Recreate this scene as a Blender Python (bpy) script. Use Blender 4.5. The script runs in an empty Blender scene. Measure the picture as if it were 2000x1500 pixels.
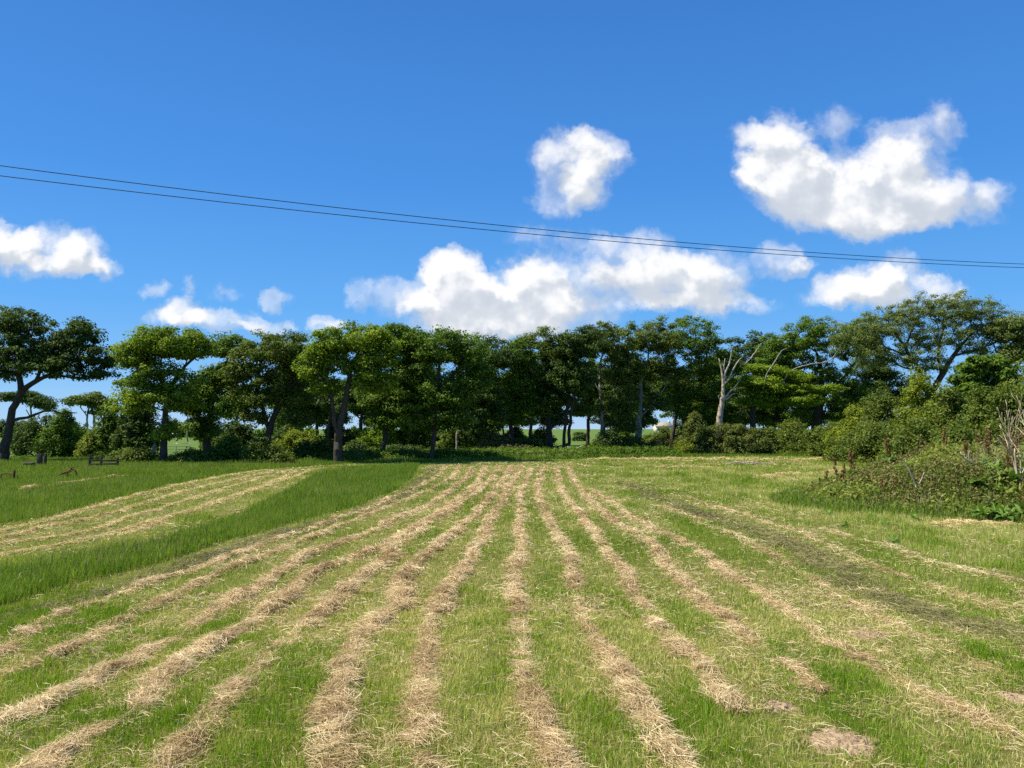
import bpy, math
import numpy as np

SC = bpy.context.scene
COL = SC.collection
# ---------------------------------------------------------------- camera
W, HH, F = 2000, 1500, 1500.0
H = 1.65
TH = math.atan(88 / F)
cam = bpy.data.objects.new('camera', bpy.data.cameras.new('camera'))
COL.objects.link(cam)
cam.data.sensor_width = 36
cam.data.lens = 36 * F / W
cam.data.clip_start = 0.05
cam.data.clip_end = 20000
cam.location = (0, 0, H)
cam.rotation_euler = (math.pi / 2 + TH, 0, 0)
SC.camera = cam

SUN_EL, SUN_AZ = math.radians(58), math.radians(-93)      # azimuth measured from +Y towards +X
SV = np.array([math.cos(SUN_EL) * math.sin(SUN_AZ), math.cos(SUN_EL) * math.cos(SUN_AZ), math.sin(SUN_EL)])
SUN_STRENGTH = 5.0
SKY_STRENGTH = 0.063
EXPOSURE = 0.70

SC.view_settings.view_transform = 'Standard'
SC.view_settings.look = 'None'
SC.view_settings.exposure = EXPOSURE
SC.view_settings.gamma = 1
SC.view_settings.use_curve_mapping = False
SC.render.engine = 'CYCLES'
SC.cycles.max_bounces = 6
SC.cycles.diffuse_bounces = 3
SC.cycles.transmission_bounces = 4
SC.cycles.glossy_bounces = 2
SC.cycles.use_denoising = False

sun = bpy.data.objects.new('sun', bpy.data.lights.new('sun', 'SUN'))
COL.objects.link(sun)
sun.data.energy = SUN_STRENGTH
sun.data.angle = math.radians(0.53)
sun.data.color = (1.0, 0.93, 0.80)
from mathutils import Vector
sun.rotation_euler = Vector(SV).to_track_quat('Z', 'Y').to_euler()
sun.location = (-30, 10, 60)


def ray(px, py):
    X, Y = (px - W / 2) / F, (HH / 2 - py) / F
    return np.array([X, math.cos(TH) - Y * math.sin(TH), math.sin(TH) + Y * math.cos(TH)])


def P(px, py, d):
    r = ray(px, py)
    return np.array([0, 0, H]) + r * (d / r[1])


def G(px, py, z=0.0):
    r = ray(px, py)
    return np.array([0, 0, H]) + r * ((z - H) / r[2])


# ---------------------------------------------------------------- sky
world = bpy.data.worlds.new('World')
SC.world = world
world.use_nodes = True


class NT:
    def __init__(self, tree):
        self.t = tree
        self.n = tree.nodes
        self.l = tree.links

    def node(self, typ, **kw):
        nd = self.n.new(typ)
        for k, v in kw.items():
            setattr(nd, k, v)
        return nd

    def _in(self, sock, v):
        if v is None:
            return
        if isinstance(v, bpy.types.NodeSocket):
            self.l.new(v, sock)
        else:
            sock.default_value = v

    def math(self, op, a, b=None, c=None, clamp=False):
        nd = self.node('ShaderNodeMath', operation=op, use_clamp=clamp)
        for i, v in enumerate((a, b, c)):
            self._in(nd.inputs[i], v)
        return nd.outputs[0]

    def vec(self, op, a, b=None, c=None, out=0):
        nd = self.node('ShaderNodeVectorMath', operation=op)
        for i, v in enumerate((a, b, c)):
            self._in(nd.inputs[i], v)
        return nd.outputs[out]

    def mix(self, f, a, b, blend='MIX'):
        nd = self.node('ShaderNodeMix', data_type='RGBA', blend_type=blend)
        self._in(nd.inputs[0], f)
        self._in(nd.inputs[6], a)
        self._in(nd.inputs[7], b)
        return nd.outputs[2]

    def smooth(self, v, a, b, o0=0.0, o1=1.0):
        nd = self.node('ShaderNodeMapRange', interpolation_type='SMOOTHSTEP')
        self._in(nd.inputs[0], v)
        nd.inputs[1].default_value = a
        nd.inputs[2].default_value = b
        nd.inputs[3].default_value = o0
        nd.inputs[4].default_value = o1
        return nd.outputs[0]

    def noise(self, vec, scale, detail=4, rough=0.5, out=0, dim='3D'):
        nd = self.node('ShaderNodeTexNoise', noise_dimensions=dim)
        self._in(nd.inputs['Vector'], vec)
        nd.inputs['Scale'].default_value = scale
        nd.inputs['Detail'].default_value = detail
        nd.inputs['Roughness'].default_value = rough
        return nd.outputs[out]

    def ramp(self, v, stops):
        nd = self.node('ShaderNodeValToRGB')
        e = nd.color_ramp.elements
        while len(e) < len(stops):
            e.new(0.5)
        for i, (p, c) in enumerate(stops):
            e[i].position = p
            e[i].color = (*c, 1)
        self._in(nd.inputs[0], v)
        return nd.outputs[0]


CLOUDS = [
    # big cloud, right
    (1520, 300, 70, 70, 1.0), (1530, 350, 75, 70, .9), (1600, 370, 110, 75, 1.0), (1690, 400, 130, 65, .9), (1755, 305, 60, 70, 1.0),
    (1775, 365, 110, 80, .8), (1870, 390, 75, 45, .6), (1660, 435, 90, 32, .7), (1500, 262, 75, 26, .42), (1635, 245, 50, 38, .40),
    (1830, 240, 48, 45, .50), (1945, 390, 34, 34, .36), (1465, 350, 34, 30, .36), (1800, 430, 70, 26, .45),
    # second cloud, middle
    (1120, 310, 64, 60, .9), (1178, 300, 50, 44, .65), (1095, 388, 56, 34, .7), (1150, 368, 46, 44, .65), (1128, 262, 30, 22, .4), (1208, 285, 26, 22, .3), (1062, 320, 34, 40, .3),
    # long bank above the trees
    (885, 520, 50, 40, 1.6), (880, 575, 90, 55, 1.1), (960, 600, 140, 62, 1.1), (1020, 560, 85, 50, .9), (1105, 548, 85, 48, .85),
    (1245, 505, 80, 56, 1.1), (1300, 555, 130, 48, .8), (1390, 540, 75, 50, .8), (1060, 615, 130, 45, 1.0), (1330, 592, 140, 22, .5),
    (775, 575, 50, 36, .5), (697, 577, 28, 26, .42), (1085, 468, 90, 30, .36), (1470, 595, 60, 14, .3), (900, 640, 120, 24, .8),
    (1518, 512, 44, 36, .85), (1565, 525, 26, 20, .4),
    # low cloud behind the ash
    (1690, 560, 85, 40, 1.0), (1765, 565, 90, 42, .7), (1620, 575, 60, 26, .5), (1845, 560, 40, 22, .42), (1750, 525, 50, 30, .45),
    # left
    (10, 480, 60, 42, 1.0), (85, 485, 70, 42, .95), (165, 495, 46, 44, 1.0), (110, 520, 110, 22, .65), (200, 530, 34, 16, .36), (-60, 470, 70, 60, .9),
    (350, 612, 40, 28, 1.0), (425, 628, 80, 22, .85), (525, 634, 55, 16, .55), (640, 632, 34, 16, .9), (532, 578, 34, 22, .50), (300, 565, 32, 16, .36),
    (371, 560, 16, 26, .38), (310, 618, 30, 18, .4), (440, 574, 40, 14, .3),
]


def build_world():
    g = bpy.data.node_groups.new('cloud_density', 'ShaderNodeTree')
    g.interface.new_socket('p', in_out='INPUT', socket_type='NodeSocketVector')
    g.interface.new_socket('d', in_out='OUTPUT', socket_type='NodeSocketFloat')
    g.interface.new_socket('s', in_out='OUTPUT', socket_type='NodeSocketFloat')
    g.interface.new_socket('veil', in_out='OUTPUT', socket_type='NodeSocketFloat')
    T = NT(g)
    gi = T.node('NodeGroupInput')
    go = T.node('NodeGroupOutput')
    p0 = gi.outputs[0]
    w1 = T.noise(p0, 16, 4, .55, out=1)
    w2 = T.noise(p0, 55, 4, .6, out=1)
    p = T.vec('MULTIPLY_ADD', T.vec('SUBTRACT', w1, (.5, .5, .5)), (.050, .050, 0), p0)
    p = T.vec('MULTIPLY_ADD', T.vec('SUBTRACT', w2, (.5, .5, .5)), (.022, .022, 0), p)
    acc = 0.0
    for cx, cy, rx, ry, s in CLOUDS:
        r = ray(cx, cy)
        u, v = r[0] / r[1], r[2] / r[1]
        ix, iy = F / (rx * 1.33), F / (ry * 1.33)
        s = s * (1.0 if s > .6 else 1.35)
        q = T.vec('MULTIPLY_ADD', p, (ix, iy, 0), (-u * ix, -v * iy, 0))
        d2 = T.vec('DOT_PRODUCT', q, q, out=1)
        k = T.math('SUBTRACT', 1.0, d2, clamp=True)
        acc = T.math('MULTIPLY_ADD', k, s, acc)
    n = T.noise(p0, 30, 8, .56)
    nb = T.noise(p0, 12, 3, .5)
    n = T.math('ADD', T.math('MULTIPLY', n, .62), T.math('MULTIPLY', nb, .38))
    amp = T.math('MULTIPLY', acc, 3.0, clamp=True)
    amp = T.math('MULTIPLY', amp, 2.5)
    nn = T.math('MULTIPLY', T.math('SUBTRACT', n, .5), amp)
    soft = T.math('MINIMUM', acc, 1.6)
    d = T.math('ADD', T.math('MULTIPLY_ADD', soft, 1.25, -0.20), nn)
    T.l.new(d, go.inputs[0])
    # smooth billows for the shading
    bl = T.noise(p0, 20, 3, .5)
    sm = T.math('MULTIPLY_ADD', T.math('SUBTRACT', bl, .5), 2.4, T.math('MULTIPLY', soft, .8))
    T.l.new(sm, go.inputs[1])
    n3 = T.noise(p, 26, 6, .62)
    vl = T.math('MULTIPLY_ADD', T.math('SUBTRACT', n3, .5), T.math('MULTIPLY', amp, .9), T.math('MULTIPLY_ADD', soft, 1.5, .02))
    T.l.new(vl, go.inputs[2])

    T = NT(world.node_tree)
    T.n.clear()
    tc = T.node('ShaderNodeTexCoord')
    sep = T.node('ShaderNodeSeparateXYZ')
    T.l.new(tc.outputs['Generated'], sep.inputs[0])
    x, y, z = sep.outputs
    yy = T.math('MAXIMUM', y, 0.08)
    cmb = T.node('ShaderNodeCombineXYZ')
    T.l.new(T.math('DIVIDE', x, yy), cmb.inputs[0])
    T.l.new(T.math('DIVIDE', z, yy), cmb.inputs[1])
    uv = cmb.outputs[0]

    def grp(v):
        nd = T.node('ShaderNodeGroup')
        nd.node_tree = g
        T.l.new(v, nd.inputs[0])
        return nd.outputs
    d1, s1, v1 = grp(uv)
    d2, s2, v2 = grp(T.vec('ADD', uv, (-.011, .021, 0)))
    front = T.smooth(y, .1, .3)
    veil = T.math('MULTIPLY', T.smooth(v1, .10, 1.1), .42)
    alpha = T.math('MULTIPLY', T.math('MAXIMUM', T.smooth(d1, -.06, 1.45), veil), front)
    diff = T.math('ADD', T.math('MULTIPLY', T.math('SUBTRACT', s1, s2), .85), T.math('MULTIPLY', T.math('SUBTRACT', d1, d2), .13))
    lit = T.smooth(diff, -.42, .62)
    ccol = T.ramp(lit, [(0.0, (0.3785, 0.4146, 0.4687)), (.35, (0.4416, 0.4687, 0.5092)), (.62, (0.5317, 0.5498, 0.5768)), (.9, (0.6219, 0.6219, 0.6264))])
    sky = T.node('ShaderNodeTexSky', sky_type='NISHITA', sun_disc=False)
    sky.sun_elevation = SUN_EL
    sky.sun_rotation = SUN_AZ
    sky.air_density = 1.0
    sky.dust_density = 0.3
    sky.ozone_density = 1.5
    sc_ = T.vec('SCALE', sky.outputs[0])
    sc_.node.inputs['Scale'].default_value = SKY_STRENGTH
    # the sky in the photograph is a deeper, cleaner blue than the model's: grade it by elevation
    zc = T.math('MAXIMUM', z, 0.0)
    tint = T.ramp(zc, [(0.0, (.30, .62, 1.02)), (.10, (.26, .62, 1.16)), (.30, (.28, .66, 1.25)), (.55, (.42, .72, 1.25)), (1.0, (.8, .9, 1.1))])
    blue = T.vec('MULTIPLY', sc_, tint)
    grade = T.ramp(zc, [(0.0, (0.3425, 0.4777, 0.6579)), (.05, (0.1983, 0.3875, 0.6399)), (.15, (0.0973, 0.2974, 0.6038)), (.30, (0.0523, 0.2091, 0.5317)), (.50, (0.0333, 0.1460, 0.4236)), (1.0, (0.0225, 0.0901, 0.2974))])
    blue = T.mix(.75, blue, grade)
    col = T.mix(alpha, blue, ccol)
    bg = T.node('ShaderNodeBackground')
    T.l.new(col, bg.inputs[0])
    bg.inputs[1].default_value = 1.0
    out = T.node('ShaderNodeOutputWorld')
    T.l.new(bg.outputs[0], out.inputs[0])
    world.cycles.sampling_method = 'MANUAL'
    world.cycles.sample_map_resolution = 256


build_world()


# ---------------------------------------------------------------- materials
def new_mat(name):
    m = bpy.data.materials.new(name)
    m.use_nodes = True
    m.node_tree.nodes.clear()
    return m, NT(m.node_tree)


def leaf_mat(name, c0, c1, c2, trans=.32, tcol=(1.25, 1.2, .6), rough=.65, spec=.18, dry=None):
    m, T = new_mat(name)
    a = T.node('ShaderNodeAttribute', attribute_name='v')
    col = T.ramp(a.outputs['Fac'], [(0, c0), (.5, c1), (1, c2)])
    if dry:
        b = T.node('ShaderNodeAttribute', attribute_name='dry')
        dc = T.ramp(a.outputs['Fac'], [(0, dry[0]), (.5, dry[1]), (1, dry[2])])
        col = T.mix(b.outputs['Fac'], col, dc)
    bs = T.node('ShaderNodeBsdfPrincipled')
    T.l.new(col, bs.inputs['Base Color'])
    bs.inputs['Roughness'].default_value = rough
    bs.inputs['Specular IOR Level'].default_value = spec
    tr = T.node('ShaderNodeBsdfTranslucent')
    T.l.new(T.vec('MULTIPLY', col, tcol), tr.inputs[0])
    mx = T.node('ShaderNodeMixShader')
    mx.inputs[0].default_value = trans
    T.l.new(bs.outputs[0], mx.inputs[1])
    T.l.new(tr.outputs[0], mx.inputs[2])
    out = T.node('ShaderNodeOutputMaterial')
    T.l.new(mx.outputs[0], out.inputs[0])
    return m


def noise_mat(name, stops, scale=6, detail=6, rough=.85, bump=.3, stretch=(1, 1, 1), spec=.2, scale2=None, metallic=0, bdist=.02):
    m, T = new_mat(name)
    tc = T.node('ShaderNodeTexCoord')
    mp = T.node('ShaderNodeMapping')
    mp.inputs['Scale'].default_value = stretch
    T.l.new(tc.outputs['Object'], mp.inputs[0])
    n = T.noise(mp.outputs[0], scale, detail, .62)
    if scale2:
        n2 = T.noise(tc.outputs['Object'], scale2, 3, .5)
        n = T.math('ADD', T.math('MULTIPLY', n, .55), T.math('MULTIPLY', n2, .45))
    col = T.ramp(n, stops)
    bs = T.node('ShaderNodeBsdfPrincipled')
    T.l.new(col, bs.inputs['Base Color'])
    bs.inputs['Roughness'].default_value = rough
    bs.inputs['Specular IOR Level'].default_value = spec
    bs.inputs['Metallic'].default_value = metallic
    if bump:
        b = T.node('ShaderNodeBump')
        b.inputs['Strength'].default_value = bump
        b.inputs['Distance'].default_value = bdist
        T.l.new(n, b.inputs['Height'])
        T.l.new(b.outputs[0], bs.inputs['Normal'])
    out = T.node('ShaderNodeOutputMaterial')
    T.l.new(bs.outputs[0], out.inputs[0])
    return m


M = {}
GDRY = ((.38, .34, .11), (.57, .51, .20), (.74, .67, .32))
M['grass'] = leaf_mat('grass_blades', (.115, .225, .010), (.225, .365, .022), (.43, .53, .085), .38, rough=.45, dry=GDRY)
M['tall'] = leaf_mat('tall_grass_blades', (.090, .180, .012), (.168, .280, .024), (.29, .39, .075), .38, rough=.45,
                     dry=((.16, .17, .07), (.24, .22, .11), (.32, .28, .16)))
M['hay'] = leaf_mat('dry_hay', (.22, .142, .056), (.54, .405, .200), (.88, .75, .47), .22, (1.1, 1.0, .8), rough=.6, spec=.3)
M['haygreen'] = leaf_mat('fresh_cut_grass', (.11, .115, .035), (.205, .195, .075), (.37, .33, .14), .2, (1.1, 1.05, .7), rough=.6)
M['haypale'] = leaf_mat('bleached_hay', (.38, .30, .12), (.58, .47, .21), (.74, .63, .33), .18, (1.1, 1.0, .8), rough=.6)
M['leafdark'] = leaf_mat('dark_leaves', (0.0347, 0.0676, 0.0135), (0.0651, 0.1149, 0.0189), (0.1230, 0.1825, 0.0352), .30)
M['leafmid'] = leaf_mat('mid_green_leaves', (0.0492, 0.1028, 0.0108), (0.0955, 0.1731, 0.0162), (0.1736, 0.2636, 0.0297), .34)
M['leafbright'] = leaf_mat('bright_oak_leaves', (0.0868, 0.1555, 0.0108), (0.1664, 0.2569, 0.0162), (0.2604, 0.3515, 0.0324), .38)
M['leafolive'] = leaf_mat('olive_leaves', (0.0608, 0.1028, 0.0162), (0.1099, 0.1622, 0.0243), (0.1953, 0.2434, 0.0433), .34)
M['leafash'] = leaf_mat('ash_leaves', (0.0940, 0.1379, 0.0324), (0.1664, 0.2231, 0.0541), (0.2604, 0.3177, 0.0946), .36)
M['leafbeech'] = leaf_mat('layered_yellow_green_leaves', (0.1013, 0.1758, 0.0108), (0.1881, 0.2839, 0.0162), (0.3038, 0.4056, 0.0324), .38)
M['leafbush'] = leaf_mat('bush_leaves', (0.0579, 0.0978, 0.0135), (0.1151, 0.1643, 0.0216), (0.2025, 0.2548, 0.0460), .34)
M['leafyellow'] = leaf_mat('yellow_green_leaves', (0.1013, 0.1514, 0.0135), (0.1881, 0.2461, 0.0216), (0.2893, 0.3448, 0.0406), .36)
M['gorse'] = leaf_mat('gorse_spines', (0.0608, 0.0865, 0.0162), (0.1186, 0.1595, 0.0297), (0.2098, 0.2298, 0.0541), .20)
M['brownish'] = leaf_mat('brown_green_leaves', (.085, .082, .022), (.150, .145, .042), (.23, .215, .075), .2)
M['russet'] = leaf_mat('russet_seed_heads', (.14, .090, .034), (.23, .145, .052), (.34, .225, .09), .2)
M['dock'] = leaf_mat('dock_leaves', (0.068, 0.142, 0.020), (0.115, 0.216, 0.030), (0.203, 0.317, 0.068), .3, rough=.55, spec=.2)
M['moundleaf'] = leaf_mat('mound_weed_leaves', (0.1046, 0.1437, 0.0207), (0.1907, 0.2357, 0.0403), (0.3199, 0.3450, 0.0862), .34)
M['deadweed'] = leaf_mat('dead_weed_stems', (.20, .155, .105), (.32, .255, .18), (.46, .38, .27), .1)
M['bark'] = noise_mat('grey_brown_bark', [(.3, (.030, .024, .018)), (.55, (.070, .056, .042)), (.75, (.13, .11, .085))], 7, stretch=(3, 3, .6), bump=.6)
M['barkpale'] = noise_mat('pale_bark', [(.3, (.10, .09, .07)), (.5, (.24, .22, .18)), (.7, (.45, .42, .36))], 5, stretch=(2, 2, .8), bump=.5)
M['barkdead'] = noise_mat('bleached_dead_wood', [(.34, (.14, .105, .07)), (.46, (.38, .31, .22)), (.58, (.52, .44, .33)), (.74, (.64, .56, .44))], 5, stretch=(4, 4, .5), bump=.6)
M['twig'] = noise_mat('dry_tan_twigs', [(.3, (.34, .27, .17)), (.7, (.60, .50, .35))], 12, bump=.2)
M['wood'] = noise_mat('weathered_fence_wood', [(.3, (.12, .10, .075)), (.7, (.30, .26, .20))], 9, stretch=(4, 4, .4), bump=.4)
M['woodpale'] = noise_mat('pale_fence_wood', [(.3, (.26, .23, .15)), (.7, (.46, .42, .30))], 9, stretch=(4, 4, .4), bump=.4)
M['rust'] = noise_mat('rusty_iron', [(.3, (.10, .035, .018)), (.55, (.26, .10, .045)), (.75, (.40, .20, .10))], 14, bump=.3, rough=.75)
M['darkrust'] = noise_mat('dark_rusty_iron', [(.3, (.035, .02, .015)), (.7, (.14, .06, .035))], 14, bump=.3, rough=.75)
M['galv'] = noise_mat('galvanised_steel', [(.3, (.25, .26, .27)), (.7, (.42, .43, .44))], 8, bump=.0, rough=.45, metallic=.6)
M['soil'] = noise_mat('dry_crumbled_soil', [(.28, (.17, .115, .065)), (.5, (.33, .24, .145)), (.72, (.47, .365, .235))], 40, 8, bump=1.0, scale2=9, bdist=.03)
M['white'] = noise_mat('chalky_white_paint', [(.3, (.62, .61, .57)), (.7, (.80, .79, .75))], 12, bump=.1)
M['render'] = noise_mat('cream_rendered_wall', [(.3, (.52, .46, .33)), (.7, (.66, .60, .46))], 2, bump=.1)
M['slate'] = noise_mat('tan_roof_sheets', [(.3, (.26, .22, .15)), (.7, (.42, .37, .27))], 3, bump=.3)
M['dark'] = noise_mat('dark_glass', [(.3, (.015, .018, .02)), (.7, (.03, .035, .04))], 3, bump=0, rough=.15, spec=.5)
M['wire'] = noise_mat('weathered_black_cable', [(.3, (.015, .015, .017)), (.7, (.035, .035, .04))], 3, bump=0, rough=.6)
M['fleece'] = noise_mat('off_white_fleece', [(.3, (.50, .47, .40)), (.7, (.72, .69, .62))], 20, bump=.6)


def ground_mat():
    m, T = new_mat('field_ground')
    g = T.node('ShaderNodeNewGeometry')
    pos = g.outputs['Position']
    n1 = T.noise(pos, .35, 4, .5)
    n2 = T.noise(pos, 7, 6, .65)
    n3 = T.noise(pos, 45, 5, .6)
    near = T.ramp(n2, [(.3, (.065, .090, .016)), (.5, (.15, .165, .032)), (.7, (.30, .26, .085))])
    near = T.mix(T.smooth(n3, .35, .7), T.vec('MULTIPLY', near, (.55, .55, .55)), near)
    # unmown meadow and pasture beyond the trees
    far = T.ramp(n1, [(.3, (.060, .115, .018)), (.55, (.095, .155, .026)), (.75, (.15, .19, .045))])
    sep = T.node('ShaderNodeSeparateXYZ')
    T.l.new(pos, sep.inputs[0])
    k = T.smooth(T.math('MULTIPLY_ADD', n2, 3.0, sep.outputs[1]), 40, 47)
    col = T.mix(k, near, far)
    bs = T.node('ShaderNodeBsdfPrincipled')
    T.l.new(col, bs.inputs['Base Color'])
    bs.inputs['Roughness'].default_value = .95
    bs.inputs['Specular IOR Level'].default_value = .1
    b = T.node('ShaderNodeBump')
    b.inputs['Strength'].default_value = .8
    b.inputs['Distance'].default_value = .03
    T.l.new(n3, b.inputs['Height'])
    T.l.new(b.outputs[0], bs.inputs['Normal'])
    out = T.node('ShaderNodeOutputMaterial')
    T.l.new(bs.outputs[0], out.inputs[0])
    return m


M['ground'] = ground_mat()


# ---------------------------------------------------------------- helpers
def tag(o, label=None, cat=None, group=None, kind=None):
    if label:
        o['label'] = label
    if cat:
        o['category'] = cat
    if group:
        o['group'] = group
    if kind:
        o['kind'] = kind
    return o


def mesh_np(name, V, Fs, mat, parent=None, attrs=None, smooth=False, loc=None):
    """V (N,3); Fs list of int arrays (M,k)."""
    me = bpy.data.meshes.new(name)
    V = np.asarray(V, np.float32)
    me.vertices.add(len(V))
    me.vertices.foreach_set('co', V.ravel())
    Fs = [np.asarray(f, np.int32) for f in Fs if len(f)]
    tot = sum(f.size for f in Fs)
    me.loops.add(tot)
    me.loops.foreach_set('vertex_index', np.concatenate([f.ravel() for f in Fs]))
    sizes = np.concatenate([np.full(len(f), f.shape[1], np.int32) for f in Fs])
    starts = np.concatenate([[0], np.cumsum(sizes)[:-1]]).astype(np.int32)
    me.polygons.add(len(sizes))
    me.polygons.foreach_set('loop_start', starts)
    try:
        me.polygons.foreach_set('loop_total', sizes)
    except Exception:
        pass
    if smooth:
        me.polygons.foreach_set('use_smooth', np.ones(len(sizes), bool))
    for k, a in (attrs or {}).items():
        at = me.attributes.new(k, 'FLOAT', 'POINT')
        at.data.foreach_set('value', np.asarray(a, np.float32))
    me.update(calc_edges=True)
    if mat:
        me.materials.append(mat)
    o = bpy.data.objects.new(name, me)
    COL.objects.link(o)
    if parent:
        o.parent = parent
    if loc is not None:
        o.location = loc
    return o


def empty(name, loc):
    o = bpy.data.objects.new(name, None)
    o.empty_display_size = .3
    o.location = loc
    COL.objects.link(o)
    return o


def unit(a):
    return a / np.maximum(np.linalg.norm(a, axis=-1, keepdims=True), 1e-9)


def _hash(ix, iy, seed):
    h = (ix.astype(np.int64) * 374761393 + iy.astype(np.int64) * 668265263 + seed * 982451653) & 0x7fffffff
    h = ((h ^ (h >> 13)) * 1274126177) & 0x7fffffff
    return ((h ^ (h >> 16)) & 0xffff) / 65535.0


def vnoise(x, y, s, seed=0):
    x, y = x / s, y / s
    ix, iy = np.floor(x), np.floor(y)
    fx, fy = x - ix, y - iy
    fx, fy = fx * fx * (3 - 2 * fx), fy * fy * (3 - 2 * fy)
    a, b = _hash(ix, iy, seed), _hash(ix + 1, iy, seed)
    c, d = _hash(ix, iy + 1, seed), _hash(ix + 1, iy + 1, seed)
    return (a * (1 - fx) + b * fx) * (1 - fy) + (c * (1 - fx) + d * fx) * fy


def inpoly(x, y, poly):
    poly = np.asarray(poly)
    r = np.zeros(len(x), bool)
    n = len(poly)
    for i in range(n):
        x0, y0 = poly[i][:2]
        x1, y1 = poly[(i + 1) % n][:2]
        if y0 == y1:
            continue
        c = ((y0 > y) != (y1 > y)) & (x < (x1 - x0) * (y - y0) / (y1 - y0) + x0)
        r ^= c
    return r


MOUND = (11.5, 17.0, 5.0, 3.6, 1.12)


def zfun(x, y):
    z = .05 * (vnoise(x, y, 2.3, 5) - .5) + .03 * (vnoise(x, y, .8, 6) - .5)
    fade = np.clip((70 - y) / 20, 0, 1)
    return z * fade


def mound_z(x, y):
    cx, cy, rx, ry, h = MOUND
    r2 = ((x - cx) / rx) ** 2 + ((y - cy) / ry) ** 2
    z = h * np.clip(1 - r2, 0, None) ** 1.05
    return z * (.80 + .4 * vnoise(x, y, 1.1, 21))


# ---------------------------------------------------------------- ground
def build_ground():
    xs = np.concatenate([-np.geomspace(60, 9000, 26)[::-1], np.arange(-59, 60, 1.0), np.geomspace(60, 9000, 26)])
    ys = np.concatenate([-np.geomspace(10, 3000, 16)[::-1], np.arange(-9, 70, .7), np.geomspace(70, 14000, 36)])
    X, Y = np.meshgrid(xs, ys)
    Z = zfun(X.ravel(), Y.ravel())
    V = np.column_stack([X.ravel(), Y.ravel(), Z])
    nx, ny = len(xs), len(ys)
    i = np.arange(nx * ny).reshape(ny, nx)
    Fq = np.column_stack([i[:-1, :-1].ravel(), i[:-1, 1:].ravel(), i[1:, 1:].ravel(), i[1:, :-1].ravel()])
    o = mesh_np('field_ground', V, [Fq], M['ground'], smooth=True)
    tag(o, kind='structure')
    # earth mound on the right
    cx, cy, rx, ry, h = MOUND
    a = np.linspace(0, 2 * np.pi, 73)[:-1]
    rr = np.linspace(0, 1.04, 22)
    A, R = np.meshgrid(a, rr)
    x, y = cx + rx * R.ravel() * np.cos(A.ravel()), cy + ry * R.ravel() * np.sin(A.ravel())
    z = mound_z(x, y) - .06
    na, nr = len(a), len(rr)
    i = np.arange(na * nr).reshape(nr, na)
    j = np.roll(i, -1, axis=1)
    Fq = np.column_stack([i[:-1].ravel(), i[1:].ravel(), j[1:].ravel(), j[:-1].ravel()])
    o = mesh_np('earth_mound', np.column_stack([x, y, z]), [Fq], M['ground'], smooth=True)
    tag(o, kind='structure')


build_ground()


# hedge bank under the trees
def build_bank():
    xs = np.linspace(-24, 9, 90)
    base = np.interp(xs, [-24, -14, -6, 2, 9], [38.5, 39, 40.5, 43, 47])
    prof = np.linspace(-1, 1, 13)
    V = []
    for k, x in enumerate(xs):
        e = min(1, (k + 1) / 8, (90 - k) / 10)
        hh = (.42 + .16 * math.sin(x * .7) + .08 * math.sin(x * 2.1)) * e
        hh *= float(np.interp(x, [-24, -17, -13, 9], [.25, .25, 1, 1]))
        for p in prof:
            V.append((x + .15 * math.sin(p * 9 + x), base[k] + p * 1.7, hh * (1 - p * p) - .05))
    n = len(prof)
    i = np.arange(len(V)).reshape(len(xs), n)
    Fq = np.column_stack([i[:-1, :-1].ravel(), i[1:, :-1].ravel(), i[1:, 1:].ravel(), i[:-1, 1:].ravel()])
    o = mesh_np('hedge_bank', np.array(V), [Fq], M['ground'], smooth=True)
    tag(o, kind='structure')


build_bank()

# ---------------------------------------------------------------- field zones
STRIP_R = [(-260, 1270), (0, 1182), (150, 1135), (300, 1095), (430, 1055), (560, 1020), (700, 984), (770, 955), (800, 936), (815, 915), (820, 903)]
STRIP_L = [(-260, 1135), (0, 1087), (150, 1060), (300, 1033), (400, 1003), (470, 984), (560, 945), (620, 915), (680, 906)]
MOWN_L = [(-260, 1062), (0, 1024), (120, 1000), (200, 978), (320, 947), (440, 924), (540, 913)]
Z_STRIP = [G(*p, .06)[:2] for p in STRIP_R] + [G(*p, .22)[:2] for p in STRIP_L[::-1]]
Z_LEFT = [G(*p, .05)[:2] for p in MOWN_L] + [G(680, 906)[:2], G(400, 905)[:2], G(0, 905)[:2], G(-400, 905)[:2], (-60, 20), (-40, 8)]
Z_RIGHT = [G(*p)[:2] for p in [(1180, 918), (1560, 912), (1640, 893), (2300, 893), (2300, 1150), (1850, 1100), (1560, 1000), (1290, 948)]]
HILLS = [(1645, 1446, 66, .014), (1700, 1240, 36, .018), (2005, 1362, 46, .016), (1522, 1378, 44, .008)]
HILLG = [(*G(px, py)[:2], rp * G(px, py)[1] / F, h) for px, py, rp, h in HILLS]


def catmull(pts, step):
    pts = np.asarray(pts, float)
    p = np.vstack([2 * pts[0] - pts[1], pts, 2 * pts[-1] - pts[-2]])
    out = []
    for i in range(1, len(p) - 2):
        L = np.linalg.norm(p[i + 1] - p[i])
        t = np.linspace(0, 1, max(2, int(L / step)), endpoint=False)[:, None]
        a, b, c, d = p[i - 1], p[i], p[i + 1], p[i + 2]
        out.append(.5 * (2 * b + (c - a) * t + (2 * a - 5 * b + 4 * c - d) * t ** 2 + (3 * b - a - 3 * c + d) * t ** 3))
    out.append(pts[-1:])
    return np.vstack(out)


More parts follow.
